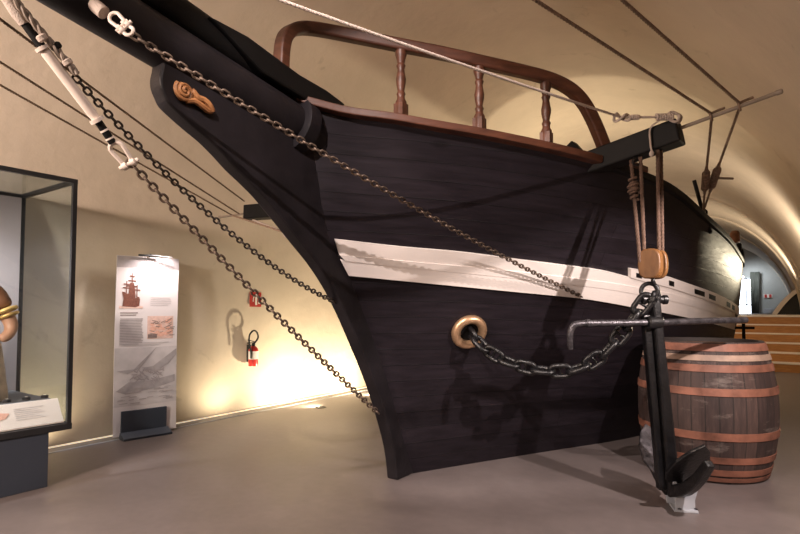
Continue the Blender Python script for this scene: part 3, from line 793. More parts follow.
# stock with bent end
s_c = att(654, 322.5, 3.64); sL = att(577, 323.5, 3.60); sR = att(746, 320, 3.86)
bm = bmesh.new()
q = [att(570.5, 349, 3.62), att(570, 341, 3.61), att(570.5, 332, 3.605), att(573.5, 326, 3.60), att(580, 323.8, 3.60), att(600, 323.2, 3.615), s_c, att(700, 321, 3.74), sR]
qs = spline(q, 6); nq = len(qs)
tube(bm, qs, .0225, 12, None, [(.78+.22*min(1, i/14))*(1.0 if i > 14 else 1) for i in range(nq)])
for f in (.36, ): pass
lathe(bm, att(588, 323.4, 3.61), (sR-sL).normalized(), [(.022, -.02), (.029, -.012), (.029, .012), (.022, .02)], 14)
obj('stock', bm, 'iron_bare', anchor)
bm = bmesh.new(); lathe(bm, s_c+(sR-sL).normalized()*.0, (sR-sL).normalized(), [(.035, -.055), (.045, -.045), (.045, .045), (.035, .055)], 16); obj('stock_eye', bm, 'iron', anchor)
# shackle on top and chain ring
shackle(anchor, att(654.5, 292.5, 3.64), top+sd*.09, camR*.55+camF*.83, .0165, .045, 'shackle', 'iron')
bm = bmesh.new(); torus(bm, att(649.5, 291, 3.64), camF*.9+camR*.43, .052, .0145, 30, 10); obj('ring', bm, 'iron', anchor)
bm = bmesh.new(); lathe(bm, top+sd*.085, camR, [(.02, -.09), (.032, -.085), (.032, -.06), (.026, -.055), (.026, .055), (.032, .06), (.032, .085), (.02, .09)], 14); obj('shackle_pin', bm, 'iron', anchor)
# arms and flukes
nearT = att(710, 463, 3.30); farT = att(643, 437, 4.10)
ad = (nearT-farT); ad.z = 0; ad.normalize()
def arm(tip):
    d = tip-crown; h = Vector((d.x, d.y, 0)); q = [crown+Vector((0, 0, .0)), crown+h*.36+Vector((0, 0, d.z*.17)), crown+h*.72+Vector((0, 0, d.z*.55)), tip]
    return spline(q, 8)
for tip, nme in ((nearT, 'near'), (farT, 'far')):
    path = arm(tip); n = len(path)
    bm = bmesh.new(); sweep(bm, path, rect(.085, .085), None, False, [1.1-.45*i/(n-1) for i in range(n)]); am = obj('arm', bm, 'iron', anchor, False, .014, 2)
    # fluke: pointed spade facing the shank
    d = (path[-1]-path[n*5//9]).normalized(); side = d.cross(ad).normalized(); side = Vector((0, 0, 1)).cross(ad).normalized()
    inn = side.cross(d).normalized()
    if inn.dot(top-tip) < 0: inn = -inn
    c0 = path[n*2//9]+inn*.045; Lf = (tip-c0).length*1.08
    sh = [(0, .035), (.10, .095), (.32, .130), (.6, .115), (.84, .065), (1.0, .0)]
    pl = [c0+d*(f*Lf)+side*w for f, w in sh]+[c0+d*(f*Lf)-side*w for f, w in sh[-2::-1]]
    bm = bmesh.new(); prism(bm, pl, inn*.022); obj('fluke', bm, 'iron' if nme == 'near' else 'iron_bare', am, False, .006)
bm = bmesh.new(); lathe(bm, crown+Vector((0, 0, .12))-camF*.05, -camF, [(.016, 0), (.014, .012), (.006, .018)], 12); obj('crown_rivet', bm, 'grey_steel', anchor)
# floor bracket
br = thing('anchor_bracket', 'pale grey steel bracket bolted to the floor under the anchor', 'bracket', atz(688, 507, 0))
bc = atz(683, 508, 0)
bm = bmesh.new(); box(bm, bc+Vector((0, 0, .006)), (.15, .18, .012), Matrix.Rotation(YAW-.25, 3, 'Z')); pl_ = obj('foot_plate', bm, 'grey_steel', br, False, .002)
pp = [(668, 472), (673, 487), (671, 500), (681, 508), (694, 503), (695, 487), (690, 476), (681, 487)]
dpt = 3.60
bm = bmesh.new(); base_q = [bc+camR*x+Vector((0, 0, z)) for x, z in ((-.075, .01), (.055, .01), (.055, .07), (.075, .135), (.03, .11), (-.02, .10), (-.075, .205), (-.095, .20))]
prism(bm, [q-camF*.055 for q in base_q], camF*.012); obj('upright_plate', bm, 'grey_steel', br, False, .002)
bm = bmesh.new()
prism(bm, [q+camF*.065 for q in base_q], camF*.012); obj('upright_plate', bm, 'grey_steel', br, False, .002)
for dx, dy in ((-.055, -.06), (.055, -.06), (.055, .06)):
    bm = bmesh.new(); lathe(bm, bc+camR*dx+camF*dy+Vector((0, 0, .012)), (0, 0, 1), [(.011, 0), (.011, .007), (.006, .009)], 6); obj('bolt', bm, 'iron_bare', br)

# anchor chain with studded links
cpts = [hc+hn*-.02, hc+hn*.05+Vector((0, 0, -.02)), None]
hullpts = []
t0 = (hc-EYE).length/ray(468.5, 331).length
P2 = [(476, 339), (487, 350), (503, 360), (522, 366.5), (545, 371), (570, 371), (590, 364), (606, 352), (620, 336), (631, 321), (641, 307), (648.5, 297)]
te = 3.64; ts_ = t0-.06
cp3 = [hc-hn*.03]+[att(x, y, ts_+(te-ts_)*((x-468)/(648.5-468))**1.0) for x, y in P2]
ach = chain('anchor_chain', 'black stud-link chain hanging between the brass hawse ring and the anchor', smooth_path(spline(cp3, 6), 3), 13, .64, .15, 'iron', True, None, 1.5, .35)

# ------------------------------------------------------------------ barrel
bcx, bcy = -.485, 5.285
barrel = thing('barrel', 'big old wooden barrel with reddish hoops standing behind the anchor', 'barrel', (bcx, bcy, 0))
BH, RB, RM = 1.095, .435, .525
def brad(z):
    f = (z/BH-.5)*2; return RB+(RM-RB)*(1-abs(f)**2.0)
bm = bmesh.new(); uvl = bm.loops.layers.uv.new('UVMap'); n = 104; rings = []
for j in range(29):
    z = BH*j/28; rings.append([bm.verts.new((bcx+brad(z)*math.cos(2*PI*i/n), bcy+brad(z)*math.sin(2*PI*i/n), z)) for i in range(n)])
for j in range(28):
    for i in range(n):
        f = bm.faces.new((rings[j][i], rings[j][(i+1) % n], rings[j+1][(i+1) % n], rings[j+1][i]))
        for l, (a, b) in zip(f.loops, ((i, j), (i+1, j), (i+1, j+1), (i, j+1))): l[uvl].uv = (a/n, b/28)
obj('staves', bm, 'stave', barrel)
bm = bmesh.new(); lathe(bm, (bcx, bcy, 0), (0, 0, 1), [(RB-.02, .02), (RB-.02, .03)], 48); obj('bottom_head', bm, 'stave', barrel)
bm = bmesh.new()
def ringwall(bm, r0, r1, z0, z1, n=72):
    A = [[bm.verts.new((bcx+r*math.cos(2*PI*i/n), bcy+r*math.sin(2*PI*i/n), z)) for i in range(n)] for r, z in r0]
    m = len(A)
    for k in range(m):
        for i in range(n): bm.faces.new((A[k][i], A[k][(i+1) % n], A[(k+1) % m][(i+1) % n], A[(k+1) % m][i]))
ringwall(bm, [(RB+.001, BH-.001), (RB-.03, BH-.001), (RB-.03, BH-.06), (RB+.001, BH-.06)], 0, 0, 0)
obj('chime', bm, 'stave', barrel)
bm = bmesh.new(); lathe(bm, (bcx, bcy, BH-.05), (0, 0, 1), [(RB-.02, 0), (RB-.02, .012)], 64); obj('lid', bm, 'block_wood', barrel)
for zc, h in ((1.055, .058), (.975, .045), (.895, .055), (.715, .058), (.375, .06), (.19, .05), (.09, .048), (.033, .03)):
    bm = bmesh.new(); t = .006
    ringwall(bm, [(brad(zc-h/2)+t*1.3, zc-h/2), (brad(zc+h/2)+t*1.3, zc+h/2), (brad(zc+h/2)-.004, zc+h/2), (brad(zc-h/2)-.004, zc-h/2)], 0, 0, 0)
    hp_ = obj('hoop', bm, 'pale_hoop' if abs(zc-.975) < .01 else 'hoop', barrel)
    if abs(zc-.975) < .01: hp_['label'] = 'pale worn hoop'

# ------------------------------------------------------------------ room
XL, XR = -5.88, .85; VC = (XL+XR)/2; VW = (XR-XL)/2; SPR = 1.0; VH = 3.75; Y0, Y1 = -6.0, 31.0
def wallbox(x, y0, y1, z0, z1, t): return B((x, (y0+y1)/2, (z0+z1)/2), (t, y1-y0, z1-z0))
struct('floor', B((VC, (Y0+Y1)/2, -.05), (XR-XL+.8, Y1-Y0+.8, .1)), 'floor')
struct('wall_left', wallbox(XL-.1, Y0, Y1, 0, SPR, .2), 'plaster')
struct('wall_right', wallbox(XR+.1, Y0, Y1, 0, SPR, .2), 'plaster')
bm = bmesh.new(); nv = 40; ny = 37; prevc = None
for iy in range(ny+1):
    y = Y0+(Y1-Y0)*iy/ny
    inn = [bm.verts.new((VC-VW*math.cos(PI*i/nv), y, SPR+VH*math.sin(PI*i/nv))) for i in range(nv+1)]
    out = [bm.verts.new((VC-(VW+.2)*math.cos(PI*i/nv), y, SPR+(VH+.2)*math.sin(PI*i/nv))) for i in range(nv+1)]
    if prevc:
        pi_, po_ = prevc
        for i in range(nv):
            bm.faces.new((pi_[i], pi_[i+1], inn[i+1], inn[i])); bm.faces.new((po_[i], out[i], out[i+1], po_[i+1]))
        bm.faces.new((pi_[0], inn[0], out[0], po_[0])); bm.faces.new((pi_[nv], po_[nv], out[nv], inn[nv]))
    else:
        for i in range(nv): bm.faces.new((inn[i], out[i], out[i+1], inn[i+1]))
    prevc = (inn, out)
pi_, po_ = prevc
for i in range(nv): bm.faces.new((pi_[i], pi_[i+1], po_[i+1], po_[i]))
cl = struct('ceiling', bm, 'plaster', True)
def endwall(name, y, t, mat):
    bm = bmesh.new(); pts = [Vector((XL-.1, y, 0)), Vector((XL-.1, y, SPR))]+[Vector((VC-(VW+.1)*math.cos(PI*i/nv), y, SPR+(VH+.1)*math.sin(PI*i/nv))) for i in range(1, nv)]+[Vector((XR+.1, y, SPR)), Vector((XR+.1, y, 0))]
    prism(bm, pts, Vector((0, t, 0))); return struct(name, bm, mat)
endwall('wall_back', Y1, .2, 'plaster_blue'); endwall('wall_front', Y0-.2, .2, 'plaster')
# low kerb with the light channel along the left wall
bm = bmesh.new(); box(bm, (XL+.26, (Y0+13)/2, .003), (.02, 13-Y0-.2, .006)); struct('trim_1', bm, 'grey_steel')
tag(obj('light_strip', B((XL+.075, 4.6, .010), (.014, 7.6, .012)), 'led', None, False), 'warm LED strip in the floor channel along the left wall', 'light')
# ribs on the vault far along the hall
for i, y in enumerate((17.5, 21.5, 25.5)):
    bm = bmesh.new(); w = .5; A = []
    for yy, off in ((y-w/2, -.01), (y-w/2, .05), (y+w/2, .05), (y+w/2, -.01)):
        A.append([bm.verts.new((VC-(VW-off)*math.cos(PI*k/nv), yy, SPR+(VH-off)*math.sin(PI*k/nv))) for k in range(nv+1)])
    for a in range(4):
        for k in range(nv): bm.faces.new((A[a][k], A[a][k+1], A[(a+1) % 4][k+1], A[(a+1) % 4][k]))
    bm.faces.new([A[a][0] for a in range(4)]); bm.faces.new([A[a][nv] for a in range(3, -1, -1)])
    struct('trim_%d' % (i+2), bm, 'plaster', True)

# steps up to the far gallery
steps = thing('staircase', 'wide orange wooden steps rising at far right behind the barrel', 'stairs', (-1.6, 14.5, 0))
for k in range(6):
    y = 14.3+.34*k; bm = bmesh.new(); box(bm, (-2.52, y+.17+(2.6 if k == 5 else .17), .20*(k+.5)-.012), (6.5, 5.2 if k == 5 else .68, .176)); st = obj('step', bm, 'orange_wood', steps, False, .006)
    bm = bmesh.new(); box(bm, (-2.52, y+.17+(2.6 if k == 5 else .17), .20*(k+1)-.012), (6.52, 5.24 if k == 5 else .70, .024)); obj('nosing', bm, 'label', st, False)
# gallery platform to the end wall
struct('trim_5', B((VC, (21.25+Y1)/2, .594), (XR-XL-.02, Y1-21.25, 1.188)), 'floor')
# tall window, curtain, sign on the end wall
def far(px, py, y=Y1-.02): return aty(px, py, y)
a, b = far(737, 279), far(753, 322)
wn = obj('window_1', B(((a.x+b.x)/2, Y1-.03, (a.z+b.z)/2), (b.x-a.x, .03, a.z-b.z)), 'daylight', None, False); wn['kind'] = 'structure'
bm = bmesh.new(); w_ = b.x-a.x; h_ = a.z-b.z; c = Vector(((a.x+b.x)/2, Y1-.055, (a.z+b.z)/2))
for sx in (-.5, 0.12, .5): box(bm, c+Vector((sx*w_, 0, 0)), (.05, .04, h_+.06))
for sz in (-.5, -.1, .5): box(bm, c+Vector((0, 0, sz*h_)), (w_, .04, .05))
f = obj('window_frame', bm, 'grey_steel', wn, False)
bm = bmesh.new(); prevv = None; a, b = far(750, 272, Y1-.25), far(761, 321, Y1-.25)
for i in range(25):
    x = a.x+(b.x-a.x)*i/24; y = Y1-.25+.05*math.sin(i*1.9); v0 = bm.verts.new((x, y, a.z)); v1 = bm.verts.new((x+(.10 if i > 12 else 0)*(-1)*(i-12)/12, y, b.z))
    if prevv: bm.faces.new((prevv[0], v0, v1, prevv[1]))
    prevv = (v0, v1)
cu = obj('curtain', bm, 'curtain'); solidify(cu, .02); tag(cu, 'dark grey-green curtain drawn beside the bright far window', 'curtain')
bm = bmesh.new(); p = far(768, 296); box(bm, (p.x, Y1-.03, p.z), (.34, .03, .17)); sg = thing('wall_sign', 'small white sign with red marks on the grey far wall', 'sign', (p.x, Y1-.03, p.z)); obj('plate', bm, 'sign_white', sg, False)
for dx in (-.09, .09):
    bm = bmesh.new(); box(bm, (p.x+dx, Y1-.05, p.z), (.10, .012, .15)); obj('red_mark', bm, 'sign_red', sg, False)
p = far(769, 312); bm = bmesh.new(); box(bm, (p.x, Y1-.05, p.z-.1), (.42, .06, .55)); box(bm, (p.x, Y1-.1, p.z+.05), (.2, .06, .2)); tag(obj('wall_cabinet', bm, 'grey_steel', None, False, .01), 'pale cabinet on the far grey wall under the red sign', 'cabinet')
# low arched opening at the right, past the steps
ya = 21.6; arc = spline([aty(x, y, ya) for x, y in ((772, 318), (776, 312), (783, 303), (791, 295), (801, 288), (812, 283))], 4)
arc[0].z = 1.19; bm = bmesh.new(); sweep(bm, arc, rect(.5, .13), (0, 0, 1) and None); struct('trim_6', bm, 'white_paint', True)
bm = bmesh.new(); pl = [p.copy() for p in arc]; prism(bm, pl+[Vector((arc[-1].x, ya, 1.19))], Vector((0, .08, 0))); dr = struct('recess_shade_1', bm, 'case_frame')  # black sheet stands in for the shade inside the arch
# spotlight glowing over the far rail
p = far(743, 277, Y1-4); bm = bmesh.new(); lathe(bm, p, (0, -1, -.3), [(.06, -.12), (.07, 0), (.06, .005)], 16); lp = thing('spotlight', 'small lit spotlight at the far end just past the ship', 'light', p); obj('housing', bm, 'black_matte', lp)
bm = bmesh.new(); lathe(bm, p+Vector((0, -.01, -.002)), (0, -1, -.3), [(.05, 0), (.05, .004)], 16); obj('lens', bm, 'lamp_glow', lp)
# small black stand past the barrel
p = Vector((-.32, 8.9, 0)); stn = thing('stanchion', 'thin black stanchion between barrel top and the orange steps', 'stanchion', p)
bm = bmesh.new(); tube(bm, [p, p+Vector((0, 0, 1.16))], .022, 10); lathe(bm, p, (0, 0, 1), [(.15, 0), (.15, .015), (.03, .03)], 20); obj('post', bm, 'black_matte', stn); bm = bmesh.new(); box(bm, p+Vector((0, 0, 1.10)), (.26, .035, .035)); obj('crossbar', bm, 'black_matte', stn, False)

# ------------------------------------------------------------------ display case
gx1 = -4.585; gy1 = 2.0; gx0 = -5.58; gy0 = -.35; gz0 = .46; gz1 = 2.385
case = thing('display_case', 'tall glass display case with black frame on a navy plinth at left', 'display case', ((gx0+gx1)/2, (gy0+gy1)/2, 0))
obj('plinth', B(((gx0+gx1)/2, (gy0+gy1)/2-.05, .205), (gx1-gx0+.02, gy1-gy0-.18, .41)), 'navy', case, False, .004)
obj('base_tray', B(((gx0+gx1)/2, (gy0+gy1)/2, .435), (gx1-gx0+.04, gy1-gy0+.04, .05)), 'case_frame', case, False, .004)
obj('inner_floor', B(((gx0+gx1)/2-.06, (gy0+gy1)/2, .55), (gx1-gx0-.18, gy1-gy0-.10, .18)), 'case_floor', case, False, .004)
bm = bmesh.new()
for x in (gx0, gx1):
    for y in (gy0, gy1): box(bm, (x, y, (gz0+gz1)/2), (.032, .032, gz1-gz0))
    box(bm, (x, (gy0+gy1)/2, gz1), (.034, gy1-gy0+.034, .034))
for y in (gy0, gy1): box(bm, ((gx0+gx1)/2, y, gz1), (gx1-gx0, .034, .034))
obj('frame', bm, 'case_frame', case, False)
bm = bmesh.new()
obj('glass_pane', B((gx1, (gy0+gy1)/2, (gz0+gz1)/2), (.008, gy1-gy0-.034, gz1-gz0-.036)), 'glass', case, False)
obj('glass_pane', B(((gx0+gx1)/2, gy1, (gz0+gz1)/2), (gx1-gx0-.034, .008, gz1-gz0-.036)), 'glass', case, False)
obj('glass_top', B(((gx0+gx1)/2, (gy0+gy1)/2, gz1), (gx1-gx0-.034, gy1-gy0-.034, .008)), 'glass', case, False)
obj('back_panel', B((gx0+.01, (gy0+gy1)/2, (gz0+gz1)/2), (.01, gy1-gy0-.034, gz1-gz0-.036)), 'case_inner', case, False)
for y in (1.93, 1.80, 1.67, 1.54):
    bm = bmesh.new(); lathe(bm, (gx1-.26, y, .64), (0, 0, 1), [(.028, 0), (.028, .02), (.015, .025)], 14); obj('spot_cup', bm, 'case_frame', case); 
    bm = bmesh.new(); lathe(bm, (gx1-.26, y, .664), (0, 0, 1), [(.012, 0), (.010, .004)], 12); obj('spot_lens', bm, 'sign_white', case)
# sloping caption desk inside the front glass
lab = thing('caption_board', 'sloping white caption board with a pink picture inside the glass case', 'label', (gx1-.1, 1.0, .47))
bm = bmesh.new(); q = [Vector((gx1-.02, 0, .475)), Vector((gx1-.135, 0, .642)), Vector((gx1-.15, 0, .642)), Vector((gx1-.135, 0, .465)), Vector((gx1-.02, 0, .465))]
y_a, y_b = -.25, 1.975
prism(bm, [Vector((p.x, y_a, p.z)) for p in q], Vector((0, y_b-y_a, 0))); obj('board', bm, 'label', lab, False)
bn = (q[1]-q[0]); bnn = Vector((-bn.z, 0, bn.x)); bnn = Vector((bn.z, 0, -bn.x)).normalized()
def onb(y, f, h=.002): p = q[0]+bn*f+bnn*h; return Vector((p.x, y, p.z))
bm = bmesh.new(); prism(bm, [onb(1.33, .40), onb(1.46, .30), onb(1.60, .42), onb(1.63, .62), onb(1.52, .72), onb(1.40, .62), onb(1.33, .74)], bnn*.001); obj('printed_picture', bm, 'ink_coral', lab, False)
bm = bmesh.new()
for k in range(7):
    f = .30+.075*k; prism(bm, [onb(1.66, f), onb(1.86-.02*(k % 3), f), onb(1.86-.02*(k % 3), f+.02), onb(1.66, f+.02)], bnn*.0006)
obj('printed_text', bm, 'ink_pale', lab, False)
# carved figure, its arm and shoulder reaching into view
fx, fy = -5.06, 1.42
fg = thing('carved_figure', 'painted carved wooden figure in cream robe partly cut by left edge', 'statue', (fx, fy, .64))
def skin_body(edges_pts, radii, edges, mat, name, parent, sub=2):
    me = bpy.data.meshes.new(name); me.from_pydata(edges_pts, edges, []); o = bpy.data.objects.new(name, me); COL.objects.link(o); me.materials.append(M[mat])
    s = o.modifiers.new('skin', 'SKIN'); s.use_smooth_shade = True
    for v, r in zip(me.skin_vertices[0].data, radii): v.radius = (r, r) if not isinstance(r, tuple) else r
    me.skin_vertices[0].data[0].use_root = True
    o.modifiers.new('sub', 'SUBSURF').levels = sub; o.modifiers['sub'].render_levels = sub
    o.parent = parent; o.matrix_parent_inverse = Matrix.Translation(ROOTS.get(parent, Vector((0, 0, 0)))).inverted(); return o
def lp3(x, y, z): return (fx+x, fy+y, .64+(z-.64)*1.12)
# robe : lathe with folds
bm = bmesh.new(); nn_ = 48; rings = []
for z, r in ((.64, .30), (.70, .30), (.85, .285), (1.0, .265), (1.12, .245), (1.22, .225), (1.32, .205), (1.42, .19), (1.50, .15), (1.55, .09), (1.58, .06)):
    rings.append([bm.verts.new(lp3(.82*r*math.cos(t)*(1+.10*math.sin(t*9+z*4)*max(0, (1.35-z))), r*math.sin(t)*(1+.10*math.sin(t*9+z*4)*max(0, (1.35-z))), z)) for t in [2*PI*i/nn_ for i in range(nn_)]])
for A_, B_ in zip(rings, rings[1:]):
    for i in range(nn_): bm.faces.new((A_[i], A_[(i+1) % nn_], B_[(i+1) % nn_], B_[i]))
bm.faces.new(rings[0][::-1]); bm.faces.new(rings[-1]); obj('robe', bm, 'statue_cloth', fg)
# forearm and hand held across at the near side, upper arm in brown sleeve
skin_body([lp3(.02, .10, 1.46), lp3(.06, .20, 1.40), lp3(.10, .27, 1.28)], [.075, .075, .064], [(0, 1), (1, 2)], 'statue_brown', 'sleeve', fg)
skin_body([lp3(.10, .26, 1.26), lp3(.13, .30, 1.16), lp3(.15, .27, 1.09), lp3(.16, .20, 1.07)], [.056, .052, .047, .04], [(0, 1), (1, 2), (2, 3)], 'statue_skin', 'forearm', fg)
bm = bmesh.new(); torus(bm, lp3(.10, .265, 1.27), (.2, .4, -1), .068, .018, 24, 8); torus(bm, lp3(.11, .275, 1.235), (.2, .4, -1), .066, .014, 24, 8); obj('cuff_band', bm, 'gold', fg)
for k in range(4):
    bz = 1.085-.018*k; skin_body([lp3(.16, .21, bz), lp3(.175, .15, bz-.005), lp3(.165, .10, bz-.02), lp3(.14, .07-.01*(k % 2), bz-.03)], [.012, .0105, .0095, .008], [(0, 1), (1, 2), (2, 3)], 'statue_skin', 'finger', fg, 1)
skin_body([lp3(.16, .2, 1.09), lp3(.165, .17, 1.12), lp3(.16, .13, 1.13)], [.014, .012, .009], [(0, 1), (1, 2)], 'statue_skin', 'thumb', fg, 1)
# head
bm = bmesh.new(); bmesh.ops.create_uvsphere(bm, u_segments=28, v_segments=20, radius=.1)
for v in bm.verts:
    x, y, z = v.co; k = 1.0
    if x > 0 and abs(y) < .025 and -.03 < z < .02: x += .022*(1-abs(y)/.025)
    if z < -.04: y *= .85
    v.co = Vector((x*.95, y*.82, z*1.22))+Vector(lp3(.02, 0, 1.69))
obj('head', bm, 'statue_skin', fg)
bm = bmesh.new(); bmesh.ops.create_uvsphere(bm, u_segments=24, v_segments=16, radius=.108)
for v in bm.verts:
    x, y, z = v.co
    if x > .03: x = .03+(x-.03)*.2
    v.co = Vector((x-.012, y*.9, z*1.2+.016))+Vector(lp3(.0, 0, 1.70))
obj('hair', bm, 'statue_brown', fg)
bm = bmesh.new()
for sy_ in (-.03, .03): lathe(bm, lp3(.108, sy_, 1.70), (1, 0, 0), [(.012, -.01), (.008, .002), (.002, .005)], 12)
obj('eyes', bm, 'sign_white', fg)

# ------------------------------------------------------------------ information panel
pl0 = atz(113, 440, 0); pl1 = atz(176, 430, 0)
pdv = (pl1-pl0); pdv.z = 0; PWd = pdv.length; pdv.normalize(); pn = Vector((pdv.y, -pdv.x, 0))
PH = 1.93
panel = thing('information_panel', 'tall pale information board with ship pictures by the left wall', 'information board', pl0.lerp(pl1, .5))
def pp_(a, h, d=0): return pl0+pdv*(a*PWd)+Vector((0, 0, h*PH))+pn*d
lean = .035
bm = bmesh.new(); prevr = None
nseg = 16
for k in range(nseg+1):
    h = .012+.988*k/nseg; bow = .022*math.sin(PI*h)
    ringp = [pp_(0+.03*(1-h)*0, h, -.0-bow), pp_(1, h, -.0-bow), pp_(1, h, -.012-bow), pp_(0, h, -.012-bow)]
    rr = [bm.verts.new(p) for p in ringp]
    if prevr:
        for j in range(4): bm.faces.new((prevr[j], prevr[(j+1) % 4], rr[(j+1) % 4], rr[j]))
    else: bm.faces.new(rr[::-1])
    prevr = rr
bm.faces.new(prevr); board = obj('board', bm, 'panel', panel, True)
def on(a, h, d=.0015): return pp_(a, h, d-.022*math.sin(PI*h))
def patch(name, pts, mat, d=.0015):
    bm = bmesh.new(); prism(bm, [on(a, h, d) for a, h in pts], pn*.0008); return obj(name, bm, mat, board, False)
def prect(a0, a1, h0, h1): return [(a0, h0), (a1, h0), (a1, h1), (a0, h1)]
# bigger fields are subdivided in height so they follow the board's bow
def field(name, a0, a1, h0, h1, mat, d=.0012, n=8):
    bm = bmesh.new(); pv = None
    for k in range(n+1):
        h = h0+(h1-h0)*k/n; r = [bm.verts.new(on(a0, h, d)), bm.verts.new(on(a1, h, d)), bm.verts.new(on(a1, h, d-.003)), bm.verts.new(on(a0, h, d-.003))]
        if pv:
            for j in range(4): bm.faces.new((pv[j], pv[(j+1) % 4], r[(j+1) % 4], r[j]))
        else: bm.faces.new(r[::-1])
        pv = r
    bm.faces.new(pv); return obj(name, bm, mat, board, False)
field('header_strip', .0, 1, .935, .998, 'ink_mid')
# small ship picture, upper left
bm = bmesh.new()
def add_poly(bm, pts, d): prism(bm, [on(a, h, d) for a, h in pts], pn*.0008)
add_poly(bm, [(.10, .72), (.30, .715), (.36, .722), (.37, .76), (.35, .775), (.30, .765), (.28, .79), (.16, .79), (.12, .80), (.09, .80), (.115, .76)], .003)
for a_, h_ in ((.155, .86), (.24, .905), (.32, .84)): add_poly(bm, [(a_-.008, .77), (a_+.008, .77), (a_+.005, h_), (a_-.005, h_)], .003)
for a_, h_, w_ in ((.24, .83, .075), (.24, .86, .06), (.24, .885, .04), (.155, .82, .055), (.155, .84, .045), (.32, .81, .05)): add_poly(bm, [(a_-w_, h_), (a_+w_, h_-.003), (a_+w_, h_+.004), (a_-w_, h_+.006)], .003)
add_poly(bm, [(.18, .775), (.30, .775), (.27, .85), (.21, .85)], .003)
obj('ship_picture', bm, 'ink_brown', board, False)
patch('picture_ground', prect(.05, .42, .708, .722), 'ink_pink', .002)
# text blocks
def textlines(a0, a1, h0, h1, n, mat, parent=None):
    bm = bmesh.new(); 
    for k in range(n):
        h = h1-(h1-h0)*(k+.5)/n; e = a1-(.04*random.random() if k < n-1 else .2*(a1-a0)); add_poly(bm, [(a0, h-.0022), (e, h-.0022), (e, h+.0022), (a0, h+.0022)], .0018)
    obj('printed_text', bm, mat, board, False)
textlines(.07, .38, .665, .69, 2, 'ink_dark'); textlines(.07, .44, .505, .655, 17, 'ink_grey'); textlines(.54, .90, .722, .775, 5, 'ink_pale'); textlines(.10, .88, .497, .52, 2, 'ink_pale')
# map picture
field('map_picture', .50, .93, .535, .665, 'ink_pink', .0014, 4)
bm = bmesh.new()
for k in range(16):
    a_ = .56+.32*random.random(); h_ = .555+.09*random.random(); r_ = .02+.03*random.random()
    add_poly(bm, [(a_+r_*(1+.4*random.random())*math.cos(t), h_+r_*.30*math.sin(t)) for t in [2*PI*i/7 for i in range(7)]], .0022)
obj('map_land', bm, 'ink_coral', board, False)
bm = bmesh.new()
for k in range(26):
    a_ = .53+.36*random.random(); h_ = .55+.10*random.random(); an = random.uniform(-.5, .9); l_ = .05+.05*random.random()
    add_poly(bm, [(a_, h_), (a_+l_*math.cos(an), h_+l_*.35*math.sin(an)), (a_+l_*math.cos(an), h_+l_*.35*math.sin(an)+.003), (a_, h_+.003)], .003)
add_poly(bm, [(.51, .54), (.66, .54), (.66, .562), (.51, .562)], .0026)
obj('map_lines', bm, 'ink_dark', board, False)
# engraving of a galley at the bottom
field('engraving_ground', .0, 1, .17, .49, 'ink_pale', .0013, 8)
bm = bmesh.new()
add_poly(bm, [(.04, .365), (.30, .37), (.62, .475), (.66, .49), (.52, .425), (.40, .375), (.20, .345)], .0025)
add_poly(bm, [(.42, .375), (.60, .38), (.99, .475), (.99, .44), (.86, .39), (.64, .345)], .0025)
add_poly(bm, [(.03, .255), (.22, .30), (.55, .30), (.97, .325), (.97, .285), (.70, .262), (.40, .245), (.18, .235)], .0025)
obj('engraving_sails', bm, 'ink_mid', board, False)
bm = bmesh.new()
for k in range(60):
    a_ = .24+.5*random.random(); h_ = .275+.085*random.random(); an = random.uniform(-.9, .9); l_ = .04+.07*random.random()
    add_poly(bm, [(a_, h_), (a_+l_*math.cos(an), h_+l_*.35*math.sin(an)), (a_+l_*math.cos(an), h_+l_*.35*math.sin(an)+.007), (a_, h_+.007)], .0034)
for k in range(30):
    a_ = .03+.8*random.random(); h_ = .18+.08*random.random(); l_ = .06+.12*random.random()
    add_poly(bm, [(a_, h_), (a_+l_, h_+.002), (a_+l_, h_+.006), (a_, h_+.004)], .0034)
obj('engraving_lines', bm, 'ink_grey', board, False)
# foot
bm = bmesh.new(); box_r = Matrix((pdv, -pn, Vector((0, 0, 1)))).transposed()
box(bm, pp_(.46, .075, .02), (PWd*.72, .02, .28), box_r); obj('foot_plate', bm, 'navy', panel, False, .003)
bm = bmesh.new(); prism(bm, [pp_(.08, 0, .16), pp_(.08, .012, .16), pp_(.08, .035, .035), pp_(.08, .0, .0)], pdv*PWd*.76); obj('foot_base', bm, 'navy', panel, False, .003)
# clip-on lamp above the board
bm = bmesh.new(); tube(bm, [pp_(.30, 1.005, .05), pp_(.62, 1.008, .07)], .012, 10); tube(bm, [pp_(.5, .995, -.012), pp_(.5, 1.015, .02), pp_(.52, 1.01, .06)], .007, 8); tube(bm, [pp_(.52, 1.008, .06), pp_(.80, 1.0, .12)], .008, 8); obj('clip_lamp', bm, 'black_rubber', panel)

